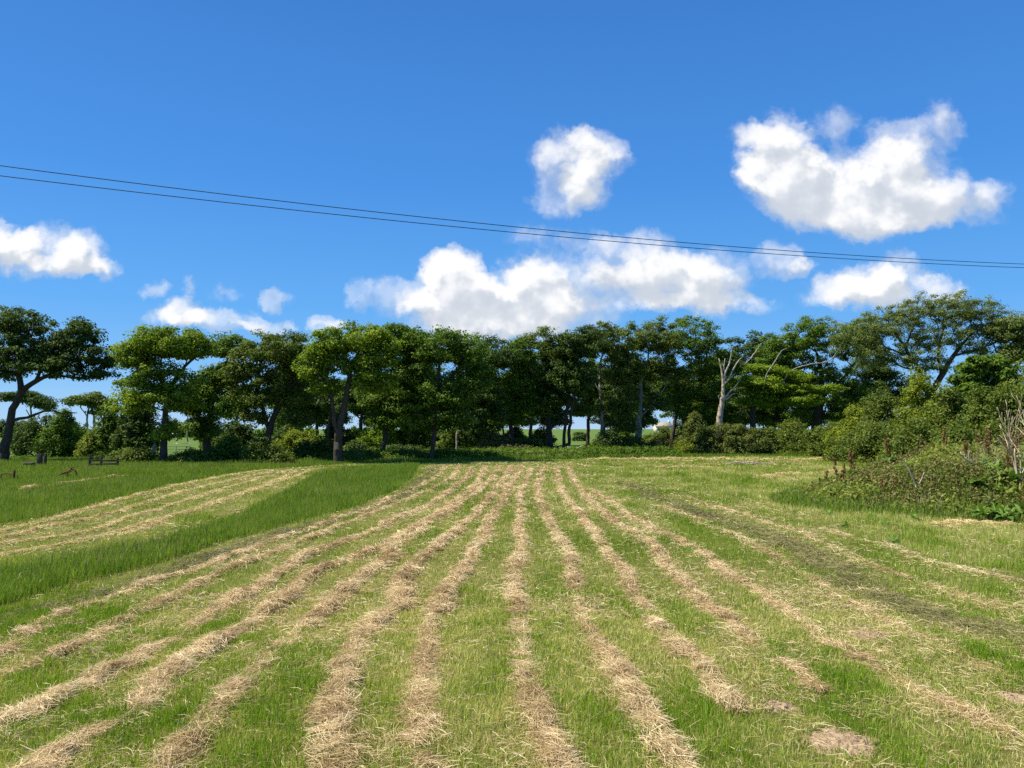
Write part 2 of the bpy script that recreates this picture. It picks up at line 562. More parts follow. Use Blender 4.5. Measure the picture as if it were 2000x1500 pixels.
def ribbons(C, D, L, w, bend, sag, vv):
    """bent straws: centre C, unit direction D, length L, width w; 2 segments, faces roughly up."""
    n = len(C)
    up = np.array([0, 0, 1.0])
    side = unit(np.cross(D, up) + 1e-6)
    rng = np.random.default_rng(n)
    roll = rng.uniform(-1.1, 1.1, n)[:, None]
    sv = side * np.cos(roll) + np.cross(D, side) * np.sin(roll)
    a = C - D * (L / 2)[:, None] + side * (bend * L)[:, None] - up * (sag * L)[:, None]
    c = C + D * (L / 2)[:, None] + side * (bend * L)[:, None] * .7 - up * (sag * L)[:, None]
    ww = (w / 2)[:, None]
    V = np.empty((n, 6, 3))
    V[:, 0], V[:, 1] = a - sv * ww * .6, a + sv * ww * .6
    V[:, 2], V[:, 3] = C - sv * ww, C + sv * ww
    V[:, 4], V[:, 5] = c - sv * ww * .6, c + sv * ww * .6
    b = np.arange(n)[:, None] * 6
    Fq = np.concatenate([b + np.array([0, 1, 3, 2]), b + np.array([2, 3, 5, 4])])
    return V.reshape(-1, 3), Fq, np.repeat(vv, 6)


def hay_row(name, pts, width, height, mat, label, cat, group, dens=1.0, gap=.0, seed=0, clump=1.0, jag=1.0, mixgreen=0):
    rng = np.random.default_rng(1000 + seed)
    path = catmull([G(*p, .04)[:2] for p in pts], .1)
    seg = np.linalg.norm(np.diff(path, axis=0), axis=1)
    s = np.concatenate([[0], np.cumsum(seg)])
    tot = s[-1]
    # sample along the length with density falling off with distance
    d_at = path[:, 1]
    wmin = np.maximum(.0030, .00056 * d_at)
    rho = 3500 * dens * (width / .3) * (.0032 / wmin) ** 1.45
    cum = np.concatenate([[0], np.cumsum((rho[:-1] + rho[1:]) / 2 * seg)])
    n = int(cum[-1])
    q = np.sort(rng.uniform(0, cum[-1], n))
    t = np.interp(q, cum, s)
    ctrl = np.arange(0, tot + 1, .11)
    c1 = np.interp(t, ctrl, rng.uniform(0, 1, len(ctrl)))
    ctrl2 = np.arange(0, tot + 2, .52)
    c2 = np.interp(t, ctrl2, rng.uniform(0, 1, len(ctrl2)))
    ctrl3 = np.arange(0, tot + 3, .9)
    off = np.interp(t, ctrl3, rng.normal(0, .036 * jag, len(ctrl3)))
    width = width * .66
    wl = width * (.72 + .34 * c2 + .22 * c1)
    keep = rng.uniform(0, 1, n) < np.clip((c2 * .6 + c1 * .45 - gap * .45 + .26) * 1.6, .30, 1)
    t, c1, c2, off, wl = t[keep], c1[keep], c2[keep], off[keep], wl[keep]
    n = len(t)
    x = np.interp(t, s, path[:, 0])
    y = np.interp(t, s, path[:, 1])
    tx = np.gradient(path[:, 0], s + np.arange(len(s)) * 1e-9)
    ty = np.gradient(path[:, 1], s + np.arange(len(s)) * 1e-9)
    tx, ty = np.interp(t, s, tx), np.interp(t, s, ty)
    nrm = np.hypot(tx, ty)
    tx, ty = tx / nrm, ty / nrm
    la = rng.normal(0, .46, n)
    la = np.where(rng.uniform(0, 1, n) < .27, rng.normal(0, 1.25, n), la)
    x, y = x - ty * (la * wl / 1.6 + off), y + tx * (la * wl / 1.6 + off)
    hole = .55 * vnoise(x, y, .085, seed + 20) + .45 * vnoise(x, y, .21, seed + 21)
    rag = rng.uniform(0, 1, n) < np.clip((hole - .20 - .15 * np.minimum(np.abs(la), 1.3)) * 3.4, .06, 1)
    t, c1, c2, off, wl, x, y, tx, ty, la = [q[rag] for q in (t, c1, c2, off, wl, x, y, tx, ty, la)]
    n = len(t)
    hh = (.5 + vnoise(x, y, .17, seed + 22)) * .64 * height * (.34 + clump * 1.15 * c1 * c2 + .30 * c2) * np.clip(1 - (la / 1.25) ** 2, .05, 1)
    z = zfun(x, y) + .012 + hh * rng.uniform(0, 1, n) ** .55
    swirl = (vnoise(x, y, .13, seed + 9) - .5) * 3.4
    ang = np.arctan2(ty, tx) + swirl + rng.normal(0, .6, n)
    pit = rng.normal(0, .28, n)
    D = np.column_stack([np.cos(ang) * np.cos(pit), np.sin(ang) * np.cos(pit), np.sin(pit)])
    w = np.maximum(.0027, .00054 * y) * rng.uniform(.6, 1.35, n)
    L = (.03 + .15 * rng.uniform(0, 1, n) ** 1.7) * (1 + .010 * y)
    fine = .5 * (vnoise(x, y, .16, seed + 3)) + .5 * vnoise(x, y, .7, seed + 4)
    vv = np.clip(.45 * rng.uniform(0, 1, n) + .75 * fine - .05 + rng.normal(0, .14, n), 0, 1)
    V, Fq, va = ribbons(np.column_stack([x, y, z]), D, L, w, rng.normal(0, .13, n), rng.uniform(.0, .16, n), vv)
    o = mesh_np(name, V, [Fq], M[mat], attrs={'v': va})
    return tag(o, label, cat, group)


ROWS = [
    ([(-120, 1250), (0, 1213), (200, 1152), (400, 1088), (560, 1036), (700, 998), (780, 968), (820, 940), (845, 918), (850, 908)], .42, .045, 'haygreen', 1.0, .1,
     'grey green swath of fresh cut grass along the edge of the tall grass strip'),
    ([(-60, 1300), (13, 1266), (75, 1221), (129, 1194), (210, 1164), (300, 1128), (390, 1104), (510, 1059), (640, 1018), (760, 975), (850, 932), (872, 910)], .25, .075, 'hay', 1.0, .15,
     'thin straw hay row next to the grey green swath'),
    ([(-60, 1335), (0, 1311), (60, 1296), (120, 1266), (180, 1236), (228, 1212), (270, 1191), (330, 1164), (450, 1107), (540, 1071), (700, 1010), (800, 970), (880, 935), (898, 910)], .24, .08, 'hay', .9, .25,
     'broken hay row with gaps, second to the right of the grey green swath'),
    ([(-60, 1450), (0, 1410), (45, 1389), (120, 1353), (180, 1320), (234, 1293), (270, 1266), (330, 1242), (375, 1212), (435, 1179), (510, 1134), (600, 1083), (740, 1025), (850, 975), (910, 932), (924, 910)], .29, .10, 'hay', 1.05, .1,
     'thick hay row reaching the left edge of the photo just above its bottom corner'),
    ([(40, 1530), (90, 1488), (135, 1446), (210, 1412), (262, 1375), (290, 1338), (360, 1294), (420, 1252), (480, 1209), (540, 1164), (600, 1122), (760, 1055), (880, 985), (930, 945), (950, 910)], .30, .11, 'hay', 1.1, .05,
     'thick lumpy hay row running out of the bottom left corner'),
    ([(310, 1540), (345, 1494), (378, 1449), (420, 1401), (455, 1350), (510, 1299), (555, 1254), (600, 1218), (675, 1143), (735, 1101), (780, 1059), (850, 1010), (905, 975), (950, 945), (976, 910)], .29, .10, 'hay', 1.1, .08,
     'second hay row from the bottom left corner along the bottom edge'),
    ([(605, 1540), (630, 1470), (645, 1410), (668, 1335), (690, 1275), (726, 1218), (768, 1170), (795, 1116), (855, 1062), (905, 1020), (940, 985), (972, 950), (1000, 910)], .31, .11, 'hay', 1.1, .08,
     'bulky hay row with a tangled bottom lump, second left of the straight middle row'),
    ([(810, 1540), (819, 1470), (822, 1410), (834, 1338), (846, 1272), (860, 1206), (879, 1161), (900, 1116), (930, 1065), (955, 1020), (975, 985), (996, 945), (1018, 910)], .30, .10, 'hay', 1.1, .08,
     'hay row curving gently right up the field, first left of the straight middle row'),
    ([(1080, 1540), (1066, 1460), (1040, 1410), (1026, 1350), (1014, 1290), (1011, 1230), (1008, 1170), (1011, 1110), (1014, 1065), (1015, 1020), (1017, 970), (1024, 945), (1040, 910)], .25, .085, 'hay', 1.0, .15,
     'straight middle hay row running directly away up the field centre'),
    ([(1390, 1540), (1320, 1465), (1250, 1392), (1224, 1350), (1188, 1305), (1176, 1272), (1149, 1230), (1125, 1191), (1119, 1134), (1113, 1086), (1095, 1050), (1075, 1020), (1060, 985), (1052, 948), (1062, 910)], .27, .085, 'hay', 1.0, .14,
     'kinked hay row first right of the straight middle row'),
    ([(1470, 1380), (1416, 1350), (1372, 1302), (1320, 1250), (1288, 1210), (1248, 1166), (1216, 1110), (1179, 1059), (1150, 1020), (1120, 985), (1095, 950), (1086, 910)], .26, .08, 'hay', 1.0, .18,
     'hay row second right of the straight middle row, ending near two bare soil mounds'),
    ([(1598, 1336), (1580, 1322), (1540, 1290), (1480, 1258), (1440, 1226), (1400, 1194), (1360, 1154), (1312, 1110), (1272, 1062), (1235, 1035), (1180, 1000), (1150, 970), (1125, 945), (1110, 910)], .27, .08, 'hay', 1.0, .15,
     'hay row third right of the straight middle row, passing left of the bare soil mounds'),
    ([(2120, 1490), (2040, 1450), (1960, 1410), (1880, 1362), (1800, 1335), (1700, 1290), (1600, 1230), (1520, 1166), (1420, 1110), (1372, 1074), (1280, 1030), (1200, 985), (1150, 950)], .27, .06, 'hay', .9, .2,
     'thin patchy hay row reaching the right edge near the bottom corner'),
    ([(2150, 1285), (2000, 1243), (1900, 1219), (1800, 1190), (1700, 1150), (1600, 1090), (1520, 1052), (1400, 1010), (1300, 975), (1215, 940)], .62, .05, 'haygreen', 1.0, .05,
     'broad dark green swath of fresh cut grass curving down to the right edge'),
]
for k, (pts, wd, ht, mt, dn, gp, lb) in enumerate(ROWS):
    wd *= 1.5 if mt == 'haygreen' and k < 5 else 1.25 if mt == 'haygreen' else 1
    hay_row('hay_row', pts, wd, ht, mt, lb, 'hay row', 'rows of cut hay in the mown field', dn, gp, seed=k)
FAINT = [([(1290, 985), (1360, 1012), (1440, 1045), (1540, 1095), (1660, 1160), (1800, 1235), (1960, 1310), (2100, 1370)], 'faint broken hay streak just left of the broad dark green swath'),
         ([(1330, 965), (1450, 1000), (1560, 1040), (1700, 1095), (1850, 1150), (2050, 1215)], 'faint brownish hay streak just right of the broad dark green swath'),
         ([(1560, 1020), (1680, 1050), (1800, 1085), (1950, 1120), (2100, 1150)], 'faintest dry streak nearest the front of the weedy mound')]
for k, (pts, lb) in enumerate(FAINT):
    hay_row('hay_row', pts, .30, .035, 'hay', lb, 'hay row', 'rows of cut hay in the mown field', .42, .45, seed=30 + k, jag=1.6)
LROWS = [
    ([(-160, 1062), (0, 1032), (120, 1008), (200, 984), (320, 952), (440, 928), (520, 916)], 'palest and farthest hay row of the small mown patch on the left'),
    ([(-160, 1076), (0, 1046), (140, 1016), (260, 988), (400, 948), (540, 917)], 'second farthest hay row of the small mown patch on the left'),
    ([(-160, 1090), (0, 1059), (160, 1034), (280, 998), (440, 953), (560, 918)], 'middle hay row of the small mown patch on the left'),
    ([(-160, 1112), (0, 1080), (180, 1045), (320, 1006), (440, 973), (540, 936), (582, 917)], 'second nearest hay row of the small mown patch on the left'),
    ([(240, 1040), (380, 990), (480, 961), (580, 928), (604, 915)], 'short nearest hay row beside the tall grass strip in the left mown patch'),
]
for k, (pts, lb) in enumerate(LROWS):
    hay_row('hay_row', pts, .24, .045, 'haypale', lb, 'hay row', 'pale hay rows in the left mown patch', 1.0, .12, seed=40 + k)
hay_row('hay_row', [(40, 956), (120, 944), (200, 934), (250, 929)], .24, .15, 'haypale', 'lone thin hay line in the long grass in front of the rusty arch', 'hay row', None, 1.6, -.1, seed=60)
hay_row('hay_row', [(1150, 897), (1250, 896), (1350, 896), (1460, 897), (1560, 898), (1650, 897)], 1.2, .17, 'haypale', 'bleached hay line lying along the foot of the gorse bushes', 'hay row', None, 1.6, -.1, seed=61)
hay_row('hay_row', [(1290, 914), (1360, 912), (1410, 914)], .9, .15, 'haypale', 'short bleached hay heap in front of the gorse hay line', 'hay row', None, 1.6, -.1, seed=62)
hay_row('hay_row', [(1480, 934), (1560, 925), (1640, 920)], .7, .14, 'haypale', 'short bleached hay streak pointing at the weedy mound', 'hay row', None, 1.6, -.1, seed=63)
hay_row('hay_row', [(1830, 1026), (1880, 1022), (1930, 1021), (1985, 1026)], .5, .10, 'haypale', 'bleached hay streak lying along the foot of the weedy mound', 'hay row', None, 1.5, -.1, seed=64)


# ---------------------------------------------------------------- grass
def zone_of(x, y):
    """0 mown field, 1 tall strip, 2 tall left, 3 rough right, -1 outside."""
    z = np.zeros(len(x), int)
    z[inpoly(x, y, Z_RIGHT)] = 3
    z[inpoly(x, y, Z_LEFT)] = 2
    z[inpoly(x, y, Z_STRIP)] = 1
    return z


def headland(x, y):
    """strength of the hay spread across the far headland."""
    u = x / y * F + 1000
    v = 838 + H / y * F
    a = np.clip((u - 835) / 25, 0, 1) * np.clip((1160 - u) / 40, 0, 1)
    return a * np.clip((v - 902) / 5, 0, 1) * np.clip((940 - v) / 14, 0, 1)


def sample_ground(n, d0, d1, expo, rng, marg=3.0, wide=.76):
    u = rng.uniform(0, 1, n)
    e = 2 - expo                       # density per area ~ d^-expo, so pdf ~ d^(1-expo)
    d = d0 * (d1 / d0) ** u if abs(e) < 1e-6 else (d0 ** e + u * (d1 ** e - d0 ** e)) ** (1 / e)
    x = rng.uniform(-1, 1, n) * (wide * d + marg)
    return x, d


def blades(name, x, y, z0, h, w, lean, v, dry, mat, rng, seg2):
    n = len(x)
    az = rng.uniform(0, 2 * np.pi, n)
    fa = rng.uniform(0, 2 * np.pi, n)
    ld = np.column_stack([np.cos(az), np.sin(az), np.zeros(n)])
    sd = np.column_stack([np.cos(fa), np.sin(fa), np.zeros(n)])
    B = np.column_stack([x, y, z0])
    up = np.array([0, 0, 1.0])
    hl = h * lean
    tip = B + up * (h * np.sqrt(np.clip(1 - lean ** 2, .05, 1)))[:, None] + ld * hl[:, None]
    midp = B + up * (h * .55)[:, None] + ld * (hl * .28)[:, None]
    ws = (w / 2)[:, None]
    a2 = np.asarray(seg2)
    i2, i1 = np.where(a2)[0], np.where(~a2)[0]
    V2 = np.empty((len(i2), 5, 3))
    V2[:, 0], V2[:, 1] = B[i2] - sd[i2] * ws[i2] * .8, B[i2] + sd[i2] * ws[i2] * .8
    V2[:, 2], V2[:, 3] = midp[i2] - sd[i2] * ws[i2], midp[i2] + sd[i2] * ws[i2]
    V2[:, 4] = tip[i2]
    V1 = np.empty((len(i1), 3, 3))
    V1[:, 0], V1[:, 1] = B[i1] - sd[i1] * ws[i1], B[i1] + sd[i1] * ws[i1]
    V1[:, 2] = tip[i1]
    b2 = np.arange(len(i2))[:, None] * 5
    b1 = np.arange(len(i1))[:, None] * 3 + len(i2) * 5
    V = np.concatenate([V2.reshape(-1, 3), V1.reshape(-1, 3)])
    Fs = [b2 + np.array([0, 1, 3, 2]), np.concatenate([b2 + np.array([2, 3, 4]), b1 + np.array([0, 1, 2])])]
    av = np.concatenate([np.repeat(v[i2], 5), np.repeat(v[i1], 3)])
    ad = np.concatenate([np.repeat(dry[i2], 5), np.repeat(dry[i1], 3)])
    return mesh_np(name, V, Fs, mat, attrs={'v': av, 'dry': ad})


def build_grass():
    rng = np.random.default_rng(7)
    xa, ya = sample_ground(440000, 2.6, 7, .35, rng)
    xb, yb = sample_ground(900000, 7, 48, 1.75, rng)
    x, y = np.concatenate([xa, xb]), np.concatenate([ya, yb])
    # keep behind the tree line clear
    edge = np.interp(x, [-40, -14, -6, 2, 9, 20, 40], [36, 38, 40, 43, 47, 50, 50])
    ok = y < edge
    for hx, hy, hr, hh in HILLG:
        ok &= ((x - hx) ** 2 + (y - hy) ** 2) > (hr * (.55 + .6 * vnoise(x, y, .07, 8))) ** 2
    x, y = x[ok], y[ok]
    z = zone_of(x, y)
    n = len(x)
    patch = .65 * vnoise(x, y * .45, .5, 11) + .35 * vnoise(x, y * .7, .17, 15)
    patch = np.clip((patch - .5) * 1.25 + .45, 0, 1)
    patch2 = vnoise(x, y * .5, 1.9, 12)
    fine = vnoise(x, y, .14, 13)
    bare = vnoise(x, y, .35, 14)
    r = rng.uniform(0, 1, n)
    # ---- mown field and rough right
    m = ((z == 0) | (z == 3)) & (r < np.clip(.35 + .9 * fine + .4 * patch, 0, 1))
    X, Y, p1, p2, fn, zz = x[m], y[m], patch[m], patch2[m], fine[m], z[m]
    k = len(X)
    hl = headland(X, Y)
    h = (.026 + .070 * p1 ** 1.5 * fn + .025 * rng.uniform(0, 1, k)) * (1 + .012 * Y)
    h = np.where(zz == 3, h * 1.7, h)
    leftpatch = inpoly(X, Y, [G(*q)[:2] for q in STRIP_L] + [G(*q)[:2] for q in MOWN_L[::-1]])
    h = np.where(leftpatch, h * .8, h)
    w = np.maximum(.0030, .00068 * Y) * rng.uniform(.7, 1.3, k)
    v = np.clip(.35 * rng.uniform(0, 1, k) + .70 * (1 - p1) + .25 * (p2 - .5) + rng.normal(0, .14, k), 0, 1)
    pd = np.clip(-.01 + 1.2 * (1 - p1) * (.45 + .8 * p2) - .15 * fn + .25 * hl + .10 * (zz == 3) + .30 * leftpatch, .03, .85)
    dry = (rng.uniform(0, 1, k) < pd) * rng.uniform(.45, 1, k)
    o = blades('mown_grass', X, Y, zfun(X, Y) - .005, h, w, np.clip(np.abs(rng.normal(.30, .28, k)), 0, .93), v, dry, M['grass'], rng, Y < 8)
    tag(o, 'short green and straw coloured grass growing between the hay rows', 'grass', kind='stuff')
    # ---- tall strip
    rng2 = np.random.default_rng(17)
    xs, ys = sample_ground(900000, 5.5, 42, 1.35, rng2, marg=2.2, wide=.85)
    s = xs < -1.5
    xs, ys = xs[s], ys[s]
    zt = zone_of(xs, ys)
    for zid, nm, lb in ((1, 'tall_grass', 'strip of uncut tall green grass left standing between the mown patches'),
                        (2, 'meadow_grass', 'uncut long meadow grass in front of the left trees')):
        m = zt == zid
        X, Y = xs[m], ys[m]
        k = len(X)
        q = vnoise(X, Y, .8, 31)
        q2 = vnoise(X, Y, .22, 32)
        h = (.105 + .06 * q + .08 * q2 * rng2.uniform(0, 1, k)) * (1.0 if zid == 1 else .95)
        w = np.maximum(.0042, .00074 * Y) * rng2.uniform(.7, 1.3, k)
        v = np.clip(.45 * rng2.uniform(0, 1, k) + .45 * q2 + .25 * (q - .5) + rng2.normal(0, .1, k), 0, 1)
        tall = rng2.uniform(0, 1, k) < .03 + .14 * np.clip(vnoise(X, Y, 1.6, 33) - .45, 0, 1)
        h = np.where(tall, h * 1.55, h) * (.7 + .6 * vnoise(X, Y, 2.4, 34))
        dry = np.where(tall, rng2.uniform(.3, 1, k), (rng2.uniform(0, 1, k) < .08) * .5)
        o = blades(nm, X, Y, zfun(X, Y) - .01, h, w, np.clip(np.abs(rng2.normal(.28, .22, k)), 0, .9), v, dry, M['tall'], rng2, Y < 12)
        tag(o, lb, 'grass', kind='stuff')


build_grass()


def build_loose_straw():
    rng = np.random.default_rng(23)
    xa, ya = sample_ground(160000, 2.6, 8, .5, rng)
    xb, yb = sample_ground(140000, 8, 46, 1.7, rng)
    x, y = np.concatenate([xa, xb]), np.concatenate([ya, yb])
    edge = np.interp(x, [-40, -14, -6, 2, 9, 20, 40], [34, 35, 38, 42, 46, 48, 48])
    z = zone_of(x, y)
    n0 = len(x)
    pa = vnoise(x, y * .5, .6, 41) * .6 + vnoise(x, y * .6, .2, 42) * .4
    hl = headland(x, y)
    prob = np.clip((pa - .43) * 3.2, .05, .8)
    u_ = x / y * F + 1000
    rt = np.clip((u_ - 1200) / 200, 0, 1)
    prob = np.where(z == 3, prob * .8 + .02, prob) + rt * np.clip((vnoise(x * 1.5, y * .5, .5, 45) - .5) * 2.0, 0, .5)
    prob = np.maximum(prob, hl * np.clip((vnoise(x * 1.4, y * .25, .5, 43) - .18) * 2.2, 0, 1))
    prob = np.where((z == 1) | (z == 2), 0, prob)
    m = (rng.uniform(0, 1, n0) < prob) & (y < edge)
    x, y, hl = x[m], y[m], hl[m]
    n = len(x)
    ang = rng.uniform(0, 2 * np.pi, n)
    pit = rng.normal(0, .25, n)
    D = np.column_stack([np.cos(ang) * np.cos(pit), np.sin(ang) * np.cos(pit), np.sin(pit)])
    w = np.maximum(.0028, .00060 * y) * rng.uniform(.6, 1.3, n)
    zz = zfun(x, y) + .012 + rng.uniform(0, .035, n) * (1 + hl)
    V, Fq, va = ribbons(np.column_stack([x, y, zz]), D, rng.uniform(.03, .10, n) * (1 + .03 * y), w * .85, rng.normal(0, .12, n), rng.uniform(0, .15, n),
                        np.clip(rng.uniform(.1, 1.0, n), 0, 1))
    o = mesh_np('loose_straw', V, [Fq], M['hay'], attrs={'v': va})
    tag(o, 'loose dry straw scattered thinly over the mown grass', 'straw', kind='stuff')


build_loose_straw()


# ---------------------------------------------------------------- molehills
def build_hills():
    labs = ['largest bare brown soil mound near the bottom right corner', 'small bare soil mound beside the broad dark green swath',
            'bare soil mound cut by the right edge of the photo', 'low soil mound half covered with straw beside the largest soil mound']
    for k, (x, y, r, h) in enumerate(HILLG):
        rng = np.random.default_rng(300 + k)
        na, nr = 110, 40
        a = np.linspace(0, 2 * np.pi, na, endpoint=False)
        rr = np.linspace(0, 1, nr)
        A, R = np.meshgrid(a, rr)
        A, R = A.ravel(), R.ravel()
        edge = r * (1 + .22 * np.sin(A * 2 + k) * .5 + .18 * np.sin(A * 5 + 2 * k) * .5 + .10 * np.sin(A * 9 + k))
        X, Y = x + edge * R * np.cos(A), y + edge * R * np.sin(A)
        Z = h * np.clip(1 - R ** 2, 0, 1) ** .8 * (.7 + .5 * vnoise(X, Y, .07, 51)) + .020 * (vnoise(X, Y, .030, 52) - .4) * (R < .98) + .012 * (vnoise(X, Y, .012, 53) - .5) * (R < .98)
        Z = Z - .012 * R + zfun(np.array([x]), np.array([y]))[0] + .015
        i = np.arange(na * nr).reshape(nr, na)
        j = np.roll(i, -1, axis=1)
        Fq = np.column_stack([i[:-1].ravel(), i[1:].ravel(), j[1:].ravel(), j[:-1].ravel()])
        V = np.column_stack([X, Y, Z])
        # crumbs
        nc = 150
        ra, rb = rng.uniform(0, 2 * np.pi, nc), r * np.sqrt(rng.uniform(0, 1.35, nc))
        Vs, Fs = [V], [Fq]
        base = len(V)
        octa = np.array([[1, 0, 0], [0, 1, 0], [-1, 0, 0], [0, -1, 0], [0, 0, 1], [0, 0, -1]], float)
        ft = np.array([[0, 1, 4], [1, 2, 4], [2, 3, 4], [3, 0, 4], [1, 0, 5], [2, 1, 5], [3, 2, 5], [0, 3, 5]])
        T3 = []
        for c in range(nc):
            s = rng.uniform(.002, .0055)
            rx = rb[c] / r
            zc = zfun(np.array([x]), np.array([y]))[0] + .02 + h * max(0, 1 - rx ** 2) ** .8 * .9
            pv = octa * s * rng.uniform(.7, 1.3, (6, 1)) + np.array([x + rb[c] * math.cos(ra[c]), y + rb[c] * math.sin(ra[c]), zc])
            Vs.append(pv)
            T3.append(ft + base)
            base += 6
        Fs.append(np.concatenate(T3))
        o = mesh_np('soil_mound', np.concatenate(Vs), Fs, M['soil'])
        tag(o, labs[k], 'soil mound', 'bare soil mounds in the mown field')


build_hills()


# ---------------------------------------------------------------- trees
def grow(limbs, targets, rng, step=.28, rtip=.011, expo=2.3, jit=.07, uplift=.08, plw=.28):
    pos, par, rmin, pl = [], [], [], []

    def add(p, a, r):
        pos.append(np.asarray(p, float))
        par.append(a)
        rmin.append(r)
        pl.append(0 if a < 0 else pl[a] + np.linalg.norm(pos[-1] - pos[a]))
        return len(pos) - 1
    for li, limb in enumerate(limbs):
        pts = np.array([q[:3] for q in limb])
        rad = np.array([q[3] for q in limb])
        path = catmull(np.column_stack([pts, rad]), step)
        if li == 0:
            last = -1
            st = 0
        else:
            dd = np.linalg.norm(np.array(pos) - path[0, :3], axis=1)
            last = int(np.argmin(dd))
            if dd[last] > .35 and li > 0 and path[0, 2] < .3:
                last = -1
            st = 0 if last < 0 else 1
        for k in range(st, len(path)):
            jj = rng.normal(0, jit * .35, 3) if 0 < k < len(path) - 1 else 0
            last = add(path[k, :3] + jj, last, max(path[k, 3], rtip))
    if len(targets):
        tp = np.array(pos)
        dmin = np.array([np.min(np.linalg.norm(tp - t, axis=1)) for t in targets])
        for ti in np.argsort(dmin):
            a = targets[ti]
            A = np.array(pos)
            cost = np.linalg.norm(A - a, axis=1) * 1.0 + plw * np.array(pl) + .8 * np.clip(A[:, 2] - a[2], 0, None)
            n = int(np.argmin(cost))
            b = pos[n]
            L = np.linalg.norm(a - b)
            k = max(1, int(round(L / step)))
            tdir = unit(b - pos[par[n]]) if par[n] >= 0 else np.array([0, 0, 1.0])
            ctrl = b + tdir * .35 * L + np.array([0, 0, uplift * L]) + rng.normal(0, .10 * L, 3)
            last = n
            for s in range(1, k + 1):
                t = s / k
                q = (1 - t) ** 2 * b + 2 * t * (1 - t) * ctrl + t * t * a
                if s < k:
                    q = q + rng.normal(0, jit, 3)
                last = add(q, last, 0)
    pos = np.array(pos)
    par = np.array(par)
    n = len(pos)
    acc = np.zeros(n)
    r = np.zeros(n)
    main = np.full(n, -1)
    best = np.zeros(n)
    for i in range(n - 1, -1, -1):
        r[i] = max(acc[i] ** (1 / expo), rmin[i], rtip)
        if par[i] >= 0:
            acc[par[i]] += (r[i] if rmin[i] == 0 else min(r[i], rmin[i])) ** expo
            if r[i] > best[par[i]]:
                best[par[i]] = r[i]
                main[par[i]] = i
    # smooth trunk so user limb radii rule where given
    return pos, par, r, main


def limb_mesh(pos, par, r, main, sides=7, ridge=0.0):
    n = len(pos)
    din = np.zeros((n, 3))
    ok = par >= 0
    din[ok] = unit(pos[ok] - pos[par[ok]])
    din[~ok] = (0, 0, 1)
    dout = din.copy()
    hm = main >= 0
    dout[hm] = unit(pos[main[hm]] - pos[hm])
    rd = unit(din + dout)
    ref = np.array([.13, .97, .2])

    def ring(c, d, rad):
        s = unit(np.cross(d, ref))
        t = np.cross(d, s)
        a = np.linspace(0, 2 * np.pi, sides, endpoint=False)
        rr = rad[:, None] * (1 + ridge * np.sin(a * 3)[None, :])
        return c[:, None, :] + (s[:, None, :] * np.cos(a)[None, :, None] + t[:, None, :] * np.sin(a)[None, :, None]) * rr[:, :, None]
    e = np.where(ok)[0]
    p = par[e]
    ismain = main[p] == e
    r0 = np.where(ismain, r[p], np.minimum(r[e] * 1.15, r[p]))
    d0 = np.where(ismain[:, None], rd[p], din[e])
    A = ring(pos[p], d0, r0)
    B = ring(pos[e], rd[e], r[e])
    V = np.concatenate([A, B], axis=1).reshape(-1, 3)
    b = np.arange(len(e))[:, None] * (2 * sides)
    k = np.arange(sides)
    k2 = (k + 1) % sides
    Fq = np.stack([b + k, b + k2, b + k2 + sides, b + k + sides], axis=-1).reshape(-1, 4)
    # tips
    leafs = e[main[e] < 0]
    tipb = np.where(main[e] < 0)[0][:, None] * (2 * sides) + sides + k
    return V, [Fq] + ([tipb] if len(leafs) else [])


def leaf_cloud(C, cv, n_per, spread, size, rng, aspect=.62, flat=.6, outdir=None):
    n = len(C) * n_per
    c = np.repeat(C, n_per, axis=0)
    g = rng.normal(0, 1, (n, 3))
    g = unit(g) * (rng.uniform(0, 1, n) ** .45)[:, None]
    sp = np.repeat(np.asarray(spread), n_per, axis=0) if np.ndim(spread) == 2 else np.asarray(spread)
    p = c + g * sp
    nrm = unit(rng.normal(0, .52, (n, 3)) + np.array([0, 0, flat]) + g * 1.2)
    t = unit(np.cross(nrm, rng.normal(0, 1, (n, 3))))
    b = np.cross(nrm, t)
    s = size * rng.uniform(.6, 1.35, n)
    L, Wd = (s / 2)[:, None], (s * aspect / 2)[:, None]
    V = np.empty((n, 4, 3))
    fold = nrm * (s * .12)[:, None]
    V[:, 0] = p - t * L
    V[:, 1] = p + b * Wd + fold - t * L * .1
    V[:, 2] = p + t * L
    V[:, 3] = p - b * Wd + fold - t * L * .1
    v = np.clip(np.repeat(cv, n_per) * .65 + rng.uniform(0, 1, n) * .35 + rng.normal(0, .06, n), 0, 1)
    q = np.arange(n)[:, None] * 4
    return V.reshape(-1, 3), q + np.array([0, 1, 2, 3]), np.repeat(v, 4)


def lobe_points(lobes, n, d, rng, dscale=.9, shell=.42):
    """lobes in photo units at depth d -> points through ellipsoids, denser near the outside and top."""
    k = d / F
    wts = np.array([l[2] * l[3] * (l[4] if len(l) > 4 else 1) for l in lobes], float)
    cnt = np.maximum(4, (wts / wts.sum() * n).astype(int))
    out = []
    for l, c in zip(lobes, cnt):
        ctr = P(l[0], l[1], d)
        rx, rz = l[2] * k, l[3] * k * 1.12
        ctr[2] -= l[3] * k * .08
        ry = max(rx * dscale, rz * .8)
        g = unit(rng.normal(0, 1, (c, 3))) * (rng.uniform(0, 1, c) ** shell)[:, None]
        g[:, 2] = np.where(g[:, 2] < -.35, g[:, 2] * .6, g[:, 2])
        out.append(ctr + g * np.array([rx, ry, rz]) * rng.uniform(.82, 1.06, (c, 1)))
    return np.vstack(out)


